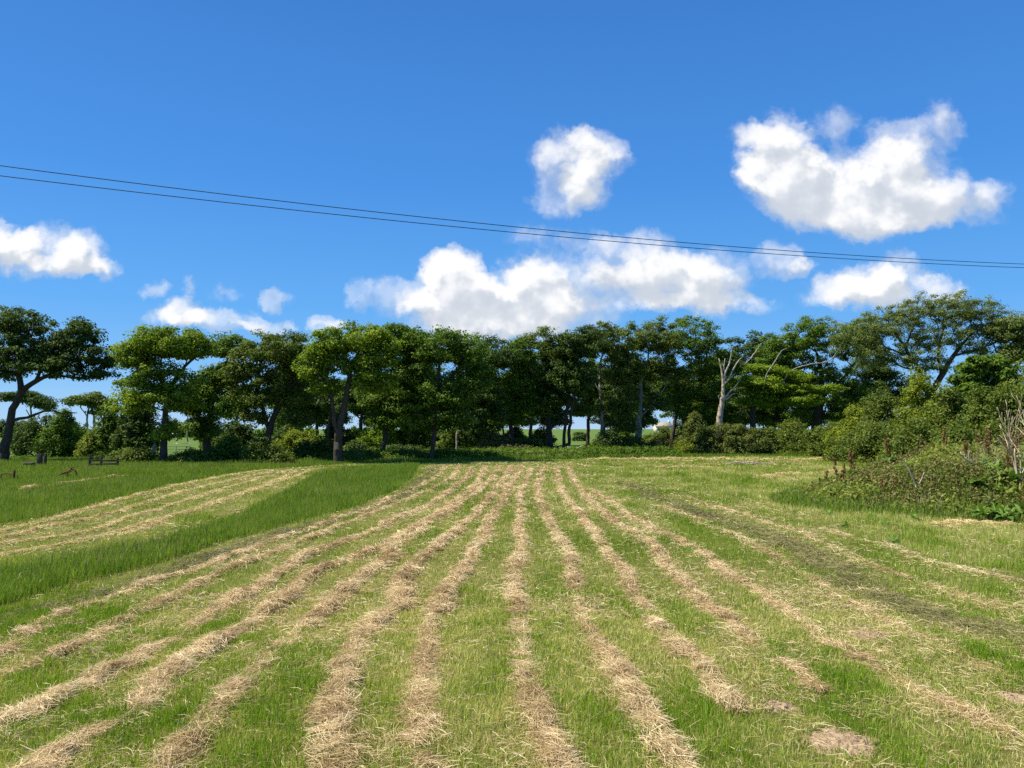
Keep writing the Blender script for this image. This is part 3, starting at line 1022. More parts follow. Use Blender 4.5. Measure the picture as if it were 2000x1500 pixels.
def tree(name, label, cat, group, d, limbs, lobes, leaf, bark='bark', n=220, seed=0, npl=58, size=.15, puff=.47, flatp=.5, aspect=.62,
         sparse=1.0, rtip=.011, dscale=.9, jit=.07, keep=1.0, uplift=.08, cr=1.0):
    rng = np.random.default_rng(5000 + seed)
    base = P(limbs[0][0][0], limbs[0][0][1], d)
    base[2] = 0
    L3 = []
    for li, limb in enumerate(limbs):
        q = []
        for k, (px, py, r) in enumerate(limb):
            p = P(px, py, d)
            dd = 0 if li == 0 else (.12 * k * (1 if (li + seed) % 2 else -1))
            q.append((p[0], p[1] + dd, p[2], r / 100))
        if li == 0:
            b = list(q[0])
            b[2] = -.15
            b[3] *= 1.3
            q = [tuple(b)] + [z for z in q if z[2] > .12]
        L3.append(q)
    pts = lobe_points(lobes, int(n * 1.2), d, rng, dscale)
    pts = pts[pts[:, 2] > .25]
    pos, par, r, main = grow(L3, pts, rng, rtip=rtip, jit=jit, uplift=uplift)
    V, Fs = limb_mesh(pos, par, r, main)
    root = empty(name, base)
    mesh_np('trunk', V - base, Fs, M[bark], root, smooth=True)
    # foliage puffs round the twig ends and a few on the twigs
    tw = pos[(r < .022) & (rng.uniform(0, 1, len(pos)) < .30)]
    C = np.vstack([pts, tw])
    C = C[rng.uniform(0, 1, len(C)) < keep]
    cv = rng.uniform(0, 1, len(C))
    pr = rng.uniform(.55, 1.35, len(C)) * puff
    sp = np.column_stack([pr, pr, pr * flatp])
    Vl, Fl, va = leaf_cloud(C, cv, int(npl * 1.3), sp, size * .86, rng, aspect)
    mesh_np('crown', Vl - base, [Fl], M[leaf], root, attrs={'v': va})
    return tag(root, label, cat, group)


G_FRONT = 'trees in the windswept row across the field end'
tree('oak_tree', 'dark spreading tree leaning in from the left edge with a long low bare limb', 'tree', G_FRONT, 38,
     [[(2, 905, 25), (14, 850, 20), (25, 800, 17), (42, 765, 15), (70, 745, 11), (100, 733, 8), (140, 737, 5), (170, 735, 3)], [(42, 765, 15), (38, 720, 12), (40, 690, 8), (60, 655, 5)],
      [(22, 822, 9), (50, 815, 7), (80, 803, 5), (110, 805, 3), (140, 806, 2)], [(70, 745, 9), (95, 700, 7), (120, 670, 5)], [(38, 720, 9), (5, 690, 7), (-30, 670, 5)]],
     [(35, 630, 62, 34), (20, 675, 80, 30, .7), (140, 660, 58, 38), (190, 695, 42, 30), (95, 712, 90, 18, .8), (-50, 680, 60, 55), (115, 690, 60, 34, .7), (55, 690, 80, 36, .7), (205, 722, 28, 24, .6), (165, 640, 40, 24, .6), (150, 730, 56, 15, .7), (20, 728, 44, 22, .7)], 'leafdark', n=330, seed=1, npl=62, size=.15, puff=.42)
tree('oak_tree', 'bright green flat topped tree with an ivy covered trunk, second from the left edge', 'tree', G_FRONT, 36,
     [[(318, 910, 17), (320, 860, 15), (324, 810, 13), (328, 772, 11), (345, 738, 9), (372, 706, 6), (395, 690, 4)], [(328, 772, 8), (310, 738, 7), (298, 712, 5), (280, 690, 4)], [(326, 790, 6), (350, 790, 5), (375, 775, 4)]],
     [(320, 672, 84, 34), (262, 692, 42, 34), (370, 676, 44, 32), (285, 765, 58, 40, .9), (350, 775, 52, 36, .8), (300, 725, 44, 22, .5), (355, 735, 40, 20, .4), (322, 838, 18, 34, .8), (250, 790, 30, 24, .6)], 'leafbright', n=300, seed=2)
tree('oak_tree', 'ivy thick tree with a bushy stem standing right of the metal gate', 'tree', G_FRONT, 40,
     [[(402, 900, 20), (405, 845, 17), (412, 795, 13), (428, 745, 10), (445, 700, 6)], [(412, 795, 8), (390, 765, 6), (378, 740, 4)]],
     [(446, 680, 34, 30), (402, 765, 44, 36), (436, 735, 44, 30), (400, 830, 30, 40), (372, 790, 24, 30)], 'leafmid', n=240, seed=3)
tree('oak_tree', 'rounded olive tree with a leaning thick trunk behind low brambles', 'tree', G_FRONT, 39,
     [[(524, 885, 18), (526, 840, 17), (540, 800, 14), (562, 762, 10), (575, 720, 7)], [(526, 840, 11), (510, 795, 9), (498, 760, 6), (480, 730, 4)], [(562, 762, 7), (590, 735, 5), (610, 715, 4)]],
     [(545, 680, 80, 36), (592, 712, 48, 42), (540, 735, 56, 34, .6), (478, 715, 38, 38), (505, 770, 56, 30, .8), (570, 775, 45, 30, .6), (490, 815, 34, 22, .7), (585, 815, 34, 22, .7)], 'leafolive', n=300, seed=4)
tree('oak_tree', 'bright yellow green tree on a forked double trunk', 'tree', G_FRONT, 37,
     [[(660, 900, 24), (661, 850, 20), (671, 800, 16), (680, 748, 13), (686, 715, 9), (700, 690, 6)], [(661, 850, 13), (652, 810, 11), (648, 772, 9), (630, 740, 6), (612, 715, 4)], [(680, 748, 8), (715, 735, 6), (745, 715, 4)]],
     [(690, 664, 78, 33), (640, 692, 42, 30), (735, 690, 48, 36), (700, 715, 56, 26, .7), (615, 720, 40, 30, .7), (640, 755, 36, 22, .5), (735, 745, 44, 30, .8)], 'leafbright', n=270, seed=5)
tree('oak_tree', 'tall tree with a slim dark trunk right of the forked double trunk', 'tree', G_FRONT, 40,
     [[(748, 885, 15), (756, 830, 13), (764, 785, 11), (768, 740, 8), (765, 700, 6)], [(764, 785, 7), (790, 755, 5), (805, 730, 4)]],
     [(765, 666, 60, 36), (805, 672, 40, 36), (792, 722, 48, 40), (740, 775, 44, 34, .8), (800, 785, 44, 40, .9), (765, 820, 44, 22, .8)], 'leafmid', n=270, seed=6)
tree('sycamore_tree', 'dense rounded dark tree on a straight slim bare trunk', 'tree', G_FRONT, 39,
     [[(843, 895, 12), (850, 835, 11), (855, 770, 9), (857, 735, 8), (862, 700, 6)], [(856, 760, 6), (885, 735, 5), (905, 715, 4)]],
     [(855, 682, 66, 42), (905, 680, 48, 42), (818, 770, 46, 50, .8), (885, 765, 54, 52), (930, 730, 40, 46), (815, 825, 34, 26), (885, 820, 44, 28)], 'leafmid', n=310, seed=7)
tree('sycamore_tree', 'dense dark tree with a thin pale double stem low down', 'tree', G_FRONT, 46,
     [[(893, 860, 6), (894, 828, 5.5), (896, 800, 5), (905, 760, 4), (925, 715, 3)], [(893, 850, 4), (899, 820, 4), (903, 790, 3)]],
     [(955, 698, 58, 40), (935, 760, 52, 48), (955, 800, 46, 36), (915, 830, 34, 24)], 'leafdark', bark='barkpale', n=230, seed=8)
tree('sycamore_tree', 'tree with a dip in the skyline above and crooked low trunks below', 'tree', G_FRONT, 48,
     [[(1000, 870, 15), (998, 835, 13), (1006, 790, 11), (1012, 740, 8)], [(985, 866, 7), (982, 840, 6), (972, 815, 5), (960, 800, 4)]],
     [(1008, 696, 56, 36), (1000, 755, 54, 46), (1030, 785, 40, 34), (985, 815, 36, 20)], 'leafmid', n=240, seed=9)
tree('sycamore_tree', 'broad tree on a stout black trunk forking low to the right', 'tree', G_FRONT, 49,
     [[(1073, 868, 24), (1072, 840, 20), (1070, 800, 15), (1064, 750, 10)], [(1076, 838, 9), (1094, 818, 7), (1112, 796, 6), (1125, 770, 4)]],
     [(1062, 678, 54, 38), (1058, 745, 60, 44), (1100, 700, 40, 40), (1045, 800, 40, 20, .8), (1100, 775, 36, 26, .8)], 'leafolive', n=260, seed=10)
tree('sycamore_tree', 'tree standing on two close parallel dark trunks', 'tree', G_FRONT, 48,
     [[(1100, 878, 11), (1104, 835, 10), (1109, 790, 9), (1120, 740, 7)], [(1111, 876, 12), (1113, 835, 10), (1119, 785, 8), (1130, 740, 6)]],
     [(1135, 672, 54, 40), (1118, 735, 54, 42), (1080, 770, 34, 30, .6)], 'leafdark', n=240, seed=11)
tree('ash_tree', 'tree with a straight pale whitish trunk beside the dark bush', 'tree', G_FRONT, 50,
     [[(1176, 855, 13), (1175, 800, 11), (1172, 750, 9), (1173, 712, 7), (1180, 680, 5)], [(1173, 765, 4), (1160, 745, 3), (1150, 725, 3)]],
     [(1190, 664, 58, 38), (1215, 720, 46, 44), (1140, 800, 36, 17, .9), (1210, 780, 38, 44), (1218, 828, 28, 22)], 'leafolive', bark='barkpale', n=250, seed=12)
tree('sycamore_tree', 'tree with a thick flared trunk whitened at its foot', 'tree', G_FRONT, 52,
     [[(1243, 872, 30), (1247, 845, 24), (1249, 815, 18), (1251, 780, 15), (1253, 742, 11), (1265, 705, 7)], [(1252, 812, 8), (1270, 793, 6), (1286, 772, 5), (1300, 750, 3)]],
     [(1275, 660, 64, 40), (1248, 722, 54, 22), (1300, 715, 56, 48), (1220, 690, 40, 34), (1215, 775, 30, 34), (1285, 790, 34, 18)], 'leafolive', bark='barkpale', n=280, seed=13)
tree('sycamore_tree', 'tall dark domed tree left of the dead white tree', 'tree', G_FRONT, 54,
     [[(1313, 860, 15), (1318, 825, 13), (1328, 780, 10), (1345, 730, 7)], [(1332, 858, 9), (1336, 825, 8), (1350, 790, 6)]],
     [(1345, 662, 66, 46), (1388, 705, 42, 52), (1430, 720, 26, 34, .8), (1330, 758, 52, 44), (1385, 770, 38, 44), (1325, 806, 40, 20), (1378, 815, 26, 28)], 'leafmid', n=310, seed=14)
tree('beech_tree', 'yellow green layered tree spreading right behind the dead white tree', 'tree', G_FRONT, 55,
     [[(1472, 858, 24), (1470, 810, 20), (1478, 775, 15), (1500, 745, 10), (1540, 725, 6)], [(1474, 785, 9), (1510, 775, 7), (1550, 765, 4)], [(1470, 800, 7), (1445, 780, 5), (1430, 760, 4)]],
     [(1490, 722, 46, 12), (1470, 745, 60, 14), (1540, 735, 44, 12), (1520, 762, 70, 13), (1560, 782, 60, 13), (1490, 785, 50, 12), (1610, 760, 34, 10)], 'leafbeech', n=400, seed=15, puff=.6, flatp=.28, size=.16)
tree('sycamore_tree', 'big dark domed tree on a massive black trunk right of the dead white tree', 'tree', G_FRONT, 58,
     [[(1594, 852, 42), (1596, 815, 36), (1600, 780, 28), (1605, 735, 18), (1595, 690, 10)], [(1600, 790, 16), (1560, 745, 11), (1530, 705, 7)], [(1600, 780, 16), (1645, 740, 10), (1670, 705, 6)]],
     [(1590, 658, 74, 44), (1512, 688, 44, 36), (1655, 672, 44, 46), (1600, 725, 70, 36, .8), (1665, 760, 50, 36, .9), (1545, 735, 54, 44), (1540, 680, 44, 40), (1690, 655, 34, 40), (1640, 800, 50, 30), (1560, 805, 30, 20, .6)], 'leafmid', n=520, seed=16, npl=62)
tree('ash_tree', 'tallest open crowned tree on the right with bare leaning limbs showing through', 'tree', G_FRONT, 48,
     [[(1805, 830, 24), (1815, 780, 21), (1838, 735, 17), (1862, 695, 13), (1885, 665, 9), (1910, 635, 6)], [(1815, 780, 15), (1795, 730, 12), (1770, 690, 9), (1745, 655, 6), (1725, 625, 4)],
      [(1838, 735, 10), (1835, 690, 8), (1845, 645, 6), (1850, 605, 4)], [(1862, 695, 8), (1900, 685, 6), (1940, 670, 4)], [(1770, 690, 7), (1780, 650, 5), (1800, 615, 4)]],
     [(1735, 632, 54, 40), (1795, 612, 54, 40), (1860, 602, 58, 36), (1910, 604, 48, 34), (1945, 632, 40, 40), (1690, 650, 30, 40), (1765, 690, 62, 38, .8), (1870, 660, 70, 30, .5), (1705, 690, 44, 44, .9), (1800, 655, 60, 40, .8), (1920, 678, 46, 26, .8), (1820, 705, 60, 36, .6), (1880, 640, 60, 30, .7), (1640, 660, 24, 40, .6)], 'leafash', n=680, seed=17, npl=40, size=.13, puff=.38, aspect=.45, rtip=.013)
tree('ash_tree', 'green open tree cut by the right edge beside the tallest tree', 'tree', G_FRONT, 47,
     [[(1978, 830, 16), (1976, 770, 13), (1982, 720, 10), (1990, 670, 6)], [(1976, 740, 8), (1955, 700, 5), (1945, 670, 3)]],
     [(1968, 645, 36, 32), (2020, 655, 50, 48), (1985, 690, 44, 26, .7)], 'leafash', n=330, seed=18, npl=46, size=.14, rtip=.013)
tree('sycamore_tree', 'small rounded broad leaved sycamore below the tallest open tree', 'tree', G_FRONT, 40,
     [[(1925, 860, 12), (1925, 800, 10), (1926, 755, 7), (1928, 725, 5)]],
     [(1928, 722, 50, 30), (1892, 752, 30, 24), (1950, 755, 40, 28), (1915, 790, 60, 30)], 'leafmid', n=230, seed=19, size=.2, aspect=.8)

G_BACK = 'trees filling the dark space behind the front row'
BACK = [
    (57, [[(703, 860, 14), (705, 820, 12), (710, 780, 8)], [(706, 825, 7), (690, 800, 5)]], [(715, 765, 46, 34), (690, 790, 34, 20, .5)], 'distant dark tree seen in the gap right of the forked trunk'),
    (58, [[(826, 860, 14), (824, 820, 12), (818, 770, 8)]], [(815, 735, 50, 52), (800, 790, 44, 32), (840, 825, 34, 20)], 'shaded tree behind the straight slim bare trunk'),
    (60, [[(953, 860, 15), (955, 820, 13), (950, 780, 8)]], [(945, 765, 50, 44), (915, 790, 44, 34), (940, 830, 44, 20)], 'shaded tree behind the thin pale double stem'),
    (60, [[(1036, 862, 14), (1037, 820, 12), (1032, 770, 8)]], [(1030, 750, 52, 50), (990, 790, 36, 28, .7)], 'shaded tree behind the crooked low trunks'),
    (63, [[(1148, 860, 16), (1150, 815, 13), (1152, 770, 8)]], [(1150, 745, 54, 46), (1135, 795, 32, 16, .5)], 'shaded tree between the two parallel trunks and the pale trunk'),
    (62, [[(1212, 860, 15), (1211, 820, 13), (1213, 770, 8)]], [(1215, 755, 52, 50), (1200, 800, 34, 30), (1225, 830, 30, 20)], 'shaded tree between the pale trunk and the flared trunk'),
    (64, [[(1337, 860, 14), (1334, 820, 12), (1320, 770, 8)]], [(1310, 758, 56, 44), (1345, 790, 36, 26, .7)], 'shaded tree in front of the distant cream house'),
    (62, [[(1378, 860, 15), (1380, 820, 12), (1385, 770, 8)]], [(1392, 745, 46, 56), (1375, 800, 40, 30), (1410, 815, 40, 26)], 'shaded tree directly behind the dead white trunk'),
    (66, [[(1512, 860, 14), (1514, 820, 11), (1520, 780, 8)]], [(1530, 770, 60, 36), (1485, 690, 50, 46), (1445, 696, 44, 48), (1530, 700, 44, 44), (1540, 815, 50, 24), (1450, 800, 44, 34)], 'shaded tree behind the yellow green layered tree'),
    (62, [[(1715, 860, 15), (1716, 800, 12), (1712, 750, 8)]], [(1705, 715, 52, 44), (1740, 770, 70, 40), (1690, 800, 50, 36), (1650, 810, 40, 30)], 'shaded tree filling the gap left of the tallest open tree'),
    (57, [[(742, 862, 13), (745, 820, 11), (750, 780, 8)]], [(752, 775, 46, 42), (770, 812, 36, 24, .8)], 'shaded tree right behind the slim dark trunk'),
    (59, [[(640, 862, 13), (645, 820, 11), (655, 780, 8)]], [(655, 775, 44, 36), (575, 745, 40, 40)], 'shaded tree showing through the fork of the double trunk'),
    (60, [[(620, 862, 15), (618, 820, 12), (612, 780, 8)]], [(610, 770, 48, 40), (590, 805, 44, 30)], 'shaded tree between the olive tree and the forked trunk'),
    (72, [[(560, 860, 12), (562, 815, 10), (564, 770, 7)]], [(560, 775, 42, 44), (568, 815, 36, 24)], 'far shaded tree closing the gap right of the leaning trunk'),
    (74, [[(640, 860, 12), (642, 815, 10), (644, 770, 7)]], [(640, 790, 42, 44), (648, 815, 36, 24)], 'far shaded tree seen low through the double trunk fork'),
    (72, [[(730, 860, 12), (732, 815, 10), (734, 770, 7)]], [(730, 785, 42, 44), (738, 815, 36, 24)], 'far shaded tree between the double trunk and the slim dark trunk'),
    (75, [[(800, 860, 12), (802, 815, 10), (804, 770, 7)]], [(800, 775, 42, 44), (808, 815, 36, 24)], 'far shaded tree right of the slim dark trunk'),
    (73, [[(875, 860, 12), (877, 815, 10), (879, 770, 7)]], [(875, 780, 42, 44), (883, 815, 36, 24)], 'far shaded tree between the bare trunk and the pale double stem'),
    (75, [[(935, 860, 12), (937, 815, 10), (939, 770, 7)]], [(935, 785, 42, 44), (943, 815, 36, 24)], 'far shaded tree right of the pale double stem'),
    (74, [[(1010, 860, 12), (1012, 815, 10), (1014, 770, 7)]], [(1010, 775, 42, 44), (1018, 815, 36, 24)], 'far shaded tree beyond the crooked low trunks'),
    (76, [[(1075, 860, 12), (1077, 815, 10), (1079, 770, 7)]], [(1075, 765, 42, 44), (1083, 815, 36, 24)], 'far shaded tree beyond the stout black trunk'),
    (76, [[(1180, 860, 12), (1182, 815, 10), (1184, 770, 7)]], [(1180, 770, 42, 44), (1188, 815, 36, 24)], 'far shaded tree beyond the pale whitish trunk'),
    (74, [[(1245, 860, 12), (1247, 815, 10), (1249, 770, 7)]], [(1245, 770, 42, 44), (1253, 815, 36, 24)], 'far shaded tree beyond the flared trunk'),
    (73, [[(1350, 860, 12), (1352, 815, 10), (1354, 770, 7)]], [(1350, 785, 42, 44), (1358, 815, 36, 24)], 'far shaded tree beyond the dark domed tree'),
    (73, [[(1430, 860, 12), (1432, 815, 10), (1434, 770, 7)]], [(1430, 775, 42, 44), (1438, 815, 36, 24)], 'far shaded tree just right of the dead white trunk'),
    (74, [[(1500, 860, 12), (1502, 815, 10), (1504, 770, 7)]], [(1500, 790, 42, 44), (1508, 815, 36, 24)], 'far shaded tree beyond the yellow green layered tree'),
    (75, [[(1570, 860, 12), (1572, 815, 10), (1574, 770, 7)]], [(1570, 770, 42, 44), (1578, 815, 36, 24)], 'far shaded tree left of the massive black trunk'),
    (74, [[(1660, 860, 12), (1662, 815, 10), (1664, 770, 7)]], [(1660, 785, 42, 44), (1668, 815, 36, 24)], 'far shaded tree right of the massive black trunk'),
    (60, [[(465, 862, 12), (463, 820, 10), (466, 780, 7)]], [(468, 778, 34, 26), (440, 800, 26, 20, .6)], 'shaded tree left of the olive tree'),
]
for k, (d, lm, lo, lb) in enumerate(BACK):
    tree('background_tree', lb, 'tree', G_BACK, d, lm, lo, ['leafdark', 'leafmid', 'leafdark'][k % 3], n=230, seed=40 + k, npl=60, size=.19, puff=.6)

tree('pine_tree', 'distant flat topped pale stemmed tree seen under the left limb, right one of the pair', 'tree', 'flat topped trees far behind the hedge', 85,
     [[(183, 845, 16), (184, 815, 13), (178, 795, 10)], [(170, 843, 10), (170, 805, 9), (176, 790, 7), (183, 772, 5)], [(170, 812, 6), (158, 795, 5)]],
     [(158, 782, 28, 10), (185, 778, 30, 10), (205, 792, 28, 12), (200, 806, 24, 6, .6)], 'leafolive', bark='barkpale', n=110, seed=60, npl=60, size=.26, puff=.75, flatp=.4, rtip=.02)
tree('pine_tree', 'distant flat topped tree seen behind the left edge trunk, left one of the pair', 'tree', 'flat topped trees far behind the hedge', 88,
     [[(62, 850, 14), (61, 810, 11), (60, 795, 8)], [(58, 815, 6), (52, 800, 5)]],
     [(75, 785, 26, 11), (90, 792, 10, 10), (20, 775, 26, 9), (50, 775, 26, 10)], 'leafdark', bark='barkpale', n=110, seed=61, npl=60, size=.26, puff=.75, flatp=.45, rtip=.02)
tree('pine_tree', 'far thin stemmed tree seen between the ivy trunks above the gate', 'tree', 'flat topped trees far behind the hedge', 100,
     [[(366, 845, 9), (367, 815, 8), (368, 795, 6)], [(369, 843, 7), (371, 812, 6), (375, 790, 4)]],
     [(365, 785, 24, 12), (385, 795, 14, 8)], 'leafolive', bark='barkpale', n=60, seed=62, npl=46, size=.26, puff=.7, flatp=.4, rtip=.02)


# ---------------------------------------------------------------- bushes
def bush(name, label, cat, group, px, top, rp, d, leaf, seed=0, n=150, npl=60, size=.12, puff=.34, aspect=.6, flat=.6, depth=.75, base=None, z0=0.0):
    rng = np.random.default_rng(8000 + seed)
    c = P(px, 838, d)
    c[2] = z0
    hgt = P(px, top, d)[2] - z0
    rx = rp * d / F
    ry = max(rx * depth, .5)
    m = n
    g = unit(np.abs(rng.normal(0, 1, (m, 3))) * np.array([1, 1, 1.25]))
    g[:, 0] *= rng.choice([-1, 1], m)
    g[:, 1] *= rng.choice([-1, 1], m)
    g *= (rng.uniform(.25, 1, m) ** .5)[:, None]
    ang = np.arctan2(g[:, 1], g[:, 0])
    wob = 1 + .16 * np.sin(ang * 3 + seed) + .12 * np.sin(ang * 5 + 2 * seed)
    pts = c + g * np.column_stack([rx * wob, ry * wob, hgt * (1.02 + .16 * np.sin(g[:, 0] * 5 + seed))])
    limbs = []
    for k in range(4):
        a = rng.uniform(0, 2 * np.pi)
        q = c + np.array([math.cos(a) * .15, math.sin(a) * .15, -.1])
        e = c + np.array([math.cos(a) * rx * .4, math.sin(a) * ry * .4, hgt * .5])
        limbs.append([(*q, .035), (*((q + e) / 2 + rng.normal(0, .05, 3)), .028), (*e, .02)])
    pos, par, r, main = grow(limbs, pts[rng.permutation(m)[:min(m, 90)]], rng, step=.3, rtip=.008)
    V, Fs = limb_mesh(pos, par, r, main, sides=5)
    root = empty(name, c)
    mesh_np('stems', V - c, Fs, M['bark'], root, smooth=True)
    cv = rng.uniform(0, 1, m)
    pr = rng.uniform(.6, 1.3, m) * puff
    Vl, Fl, va = leaf_cloud(pts, cv, npl, np.column_stack([pr, pr, pr * .8]), size, rng, aspect, flat)
    ok = Vl.reshape(-1, 4, 3)[:, :, 2].min(axis=1) > z0 - .02
    Fl = Fl[ok]
    mesh_np('foliage', Vl - c, [Fl], M[leaf], root, attrs={'v': va})
    return tag(root, label, cat, group)


G_UND = 'bushes under and behind the row of trees'
BUSHES = [
    ('bramble_bush', 70, 815, 55, 46, 'leafdark', 'dark bush just right of the leftmost trunk', 170, .13),
    ('elder_bush', 118, 806, 42, 45, 'leafmid', 'dull green bush under the tip of the long low limb', 170, .13),
    ('hawthorn_bush', 176, 852, 24, 42, 'leafyellow', 'small yellow green bush left of the big round dark bush', 90, .11),
    ('elder_bush', 222, 800, 44, 43, 'leafmid', 'left half of the big bush pair beside the ivy covered trunk', 190, .14),
    ('elder_bush', 268, 772, 44, 42, 'leafdark', 'big round dark bush touching the ivy covered trunk', 210, .14),
    ('bramble_bush', 262, 880, 42, 36, 'leafbush', 'low light green bramble left of the ivy covered trunk', 120, .11),
    ('bramble_bush', 212, 886, 26, 37, 'leafmid', 'small dark bramble behind the low wooden hurdle', 80, .11),
    ('bramble_bush', 375, 885, 52, 36, 'leafbush', 'low bramble spreading right from the ivy covered trunk', 140, .11),
    ('bramble_bush', 455, 862, 56, 37, 'leafmid', 'bramble below the ivy thick tree', 170, .12),
    ('bramble_bush', 520, 862, 52, 36, 'leafbush', 'light topped bramble hiding the foot of the leaning trunk', 170, .11),
    ('elder_bush', 465, 822, 44, 44, 'leafdark', 'dark bush behind the low brambles left of the leaning trunk', 150, .14),
    ('elder_bush', 590, 838, 48, 46, 'leafyellow', 'sunlit bush between the leaning trunk and the forked trunk', 160, .13),
    ('bramble_bush', 615, 860, 44, 40, 'leafdark', 'dark bush left of the forked trunk', 150, .12),
    ('elder_bush', 735, 820, 42, 56, 'leafbright', 'sunlit bush behind the slim dark trunk', 150, .15),
    ('elder_bush', 800, 828, 40, 58, 'leafbush', 'sunlit bush behind the thin row of fence posts', 150, .15),
    ('bramble_bush', 890, 838, 44, 47, 'leafbush', 'bush at the foot of the thin pale double stem', 170, .13),
    ('hawthorn_bush', 970, 848, 38, 46, 'brownish', 'brownish green bush left of the crooked low trunks', 150, .12),
    ('bramble_bush', 1030, 858, 40, 46, 'leafdark', 'dark bush at the feet of the crooked low trunks', 150, .12),
    ('holly_bush', 1188, 838, 27, 47, 'leafdark', 'dark glossy bush at the foot of the pale whitish trunk', 150, .11),
    ('bramble_bush', 1292, 840, 40, 56, 'leafbush', 'green bush right of the flared trunk', 130, .13),
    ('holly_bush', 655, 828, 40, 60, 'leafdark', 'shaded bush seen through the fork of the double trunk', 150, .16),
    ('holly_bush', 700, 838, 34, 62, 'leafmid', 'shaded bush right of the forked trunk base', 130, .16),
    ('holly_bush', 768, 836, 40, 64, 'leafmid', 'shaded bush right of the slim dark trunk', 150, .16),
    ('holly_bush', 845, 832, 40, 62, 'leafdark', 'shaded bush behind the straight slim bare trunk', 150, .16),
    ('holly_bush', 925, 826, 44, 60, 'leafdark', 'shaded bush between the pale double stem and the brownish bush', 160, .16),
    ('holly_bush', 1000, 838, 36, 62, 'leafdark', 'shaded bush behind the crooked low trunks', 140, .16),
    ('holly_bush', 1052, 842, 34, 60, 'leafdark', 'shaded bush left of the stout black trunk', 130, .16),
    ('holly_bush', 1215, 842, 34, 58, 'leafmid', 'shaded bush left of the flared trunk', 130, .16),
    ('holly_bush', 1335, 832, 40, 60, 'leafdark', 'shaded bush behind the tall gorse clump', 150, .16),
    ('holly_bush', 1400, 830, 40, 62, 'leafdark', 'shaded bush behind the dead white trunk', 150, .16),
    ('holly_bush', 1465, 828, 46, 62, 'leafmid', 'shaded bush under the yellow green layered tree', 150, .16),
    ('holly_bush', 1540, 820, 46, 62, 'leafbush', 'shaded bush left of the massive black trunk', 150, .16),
    ('holly_bush', 430, 845, 40, 50, 'leafdark', 'shaded bush right of the ivy thick tree stem', 150, .15),
    ('holly_bush', 560, 842, 40, 50, 'leafdark', 'shaded bush right of the leaning thick trunk', 150, .15),
    ('bramble_bush', 700, 868, 34, 44, 'leafdark', 'low shaded bramble right of the forked trunk base', 130, .12),
    ('bramble_bush', 790, 872, 44, 45, 'leafdark', 'low shaded bramble below the fence posts', 130, .12),
    ('bramble_bush', 1010, 872, 40, 45, 'brownish', 'low brownish bramble before the crooked trunks', 130, .12),
    ('bramble_bush', 1165, 868, 30, 47, 'leafmid', 'low bramble left of the dark glossy bush', 120, .12),
]
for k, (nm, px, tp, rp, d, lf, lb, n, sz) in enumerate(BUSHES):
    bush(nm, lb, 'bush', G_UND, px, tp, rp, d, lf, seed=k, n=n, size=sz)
G_GORSE = 'gorse bushes along the right field edge'
GORSE = [
    (1225, 856, 44, 48, 'gorse', 'leftmost gorse bush in front of the flared trunk'),
    (1285, 862, 44, 48, 'brownish', 'rust flecked low gorse bush below the cream house'),
    (1335, 866, 49, 48, 'leafyellow', 'low yellowish gorse left of the tall gorse clump'),
    (1362, 818, 44, 48, 'gorse', 'tall gorse clump left of the dead white trunk'),
    (1395, 862, 38, 48, 'gorse', 'low dark gorse bush in front of the dead white trunk'),
    (1428, 824, 49, 48, 'gorse', 'broad gorse bush hiding the foot of the dead white trunk'),
    (1462, 840, 51, 48, 'gorse', 'brown tinted gorse bush right of the dead white trunk'),
]
for k, (px, tp, rp, d, lf, lb) in enumerate(GORSE):
    bush('gorse_bush', lb, 'bush', G_GORSE, px, tp, rp, d, lf, seed=100 + k, n=260, npl=70, size=.15, puff=.30, aspect=.28, flat=.9)
G_RB = 'leafy bushes massed behind the weedy mound on the right'
RB = [
    ('bramble_bush', 1530, 830, 63, 50, 'leafbush', 'bramble bush between the gorse and the massive black trunk', 240, .13),
    ('bramble_bush', 1610, 832, 57, 47, 'leafbush', 'grey green bramble below the massive black trunk', 220, .12),
    ('hawthorn_bush', 1668, 806, 50, 44, 'leafyellow', 'yellow green bush right of the massive black trunk', 230, .12),
    ('hawthorn_bush', 1730, 778, 71, 42, 'leafolive', 'tall olive bush left of the tallest open tree', 300, .12),
    ('hawthorn_bush', 1812, 742, 76, 40, 'leafyellow', 'tallest yellowish bush below the tallest open tree', 340, .12),
    ('hawthorn_bush', 1880, 760, 69, 36, 'leafbush', 'dense bush in front of the small sycamore', 320, .12),
    ('hawthorn_bush', 1950, 752, 64, 33, 'leafolive', 'dense dark bush behind the bare dead twigs', 320, .12),
    ('elder_bush', 2010, 720, 69, 30, 'leafbush', 'leafy bush cut by the right edge', 300, .12),
    ('bramble_bush', 1700, 832, 80, 37, 'leafolive', 'low dark bramble in front of the yellow green bush', 260, .11),
    ('bramble_bush', 1790, 830, 76, 33, 'leafolive', 'low bramble behind the middle of the weedy mound', 260, .11),
    ('bramble_bush', 1880, 838, 71, 29, 'leafbush', 'low bramble behind the crest of the weedy mound', 260, .11),
    ('bramble_bush', 1965, 838, 64, 26, 'leafbush', 'low bramble behind the bare dead twigs', 240, .11),
]
for k, (nm, px, tp, rp, d, lf, lb, n, sz) in enumerate(RB):
    bush(nm, lb, 'bush', G_RB, px, tp, rp, d, lf, seed=200 + k, n=n, size=sz, puff=.40, npl=72)
bush('far_bush', 'small round dark bush far off in the pasture between the trunks', 'bush', None, 1134, 845, 13, 105, 'leafdark', seed=300, n=60, size=.25, puff=.4)
FARH = [(110, 826, 80, 150), (250, 828, 70, 160), (400, 824, 60, 170), (345, 824, 30, 150), (560, 828, 60, 150), (20, 822, 50, 140)]
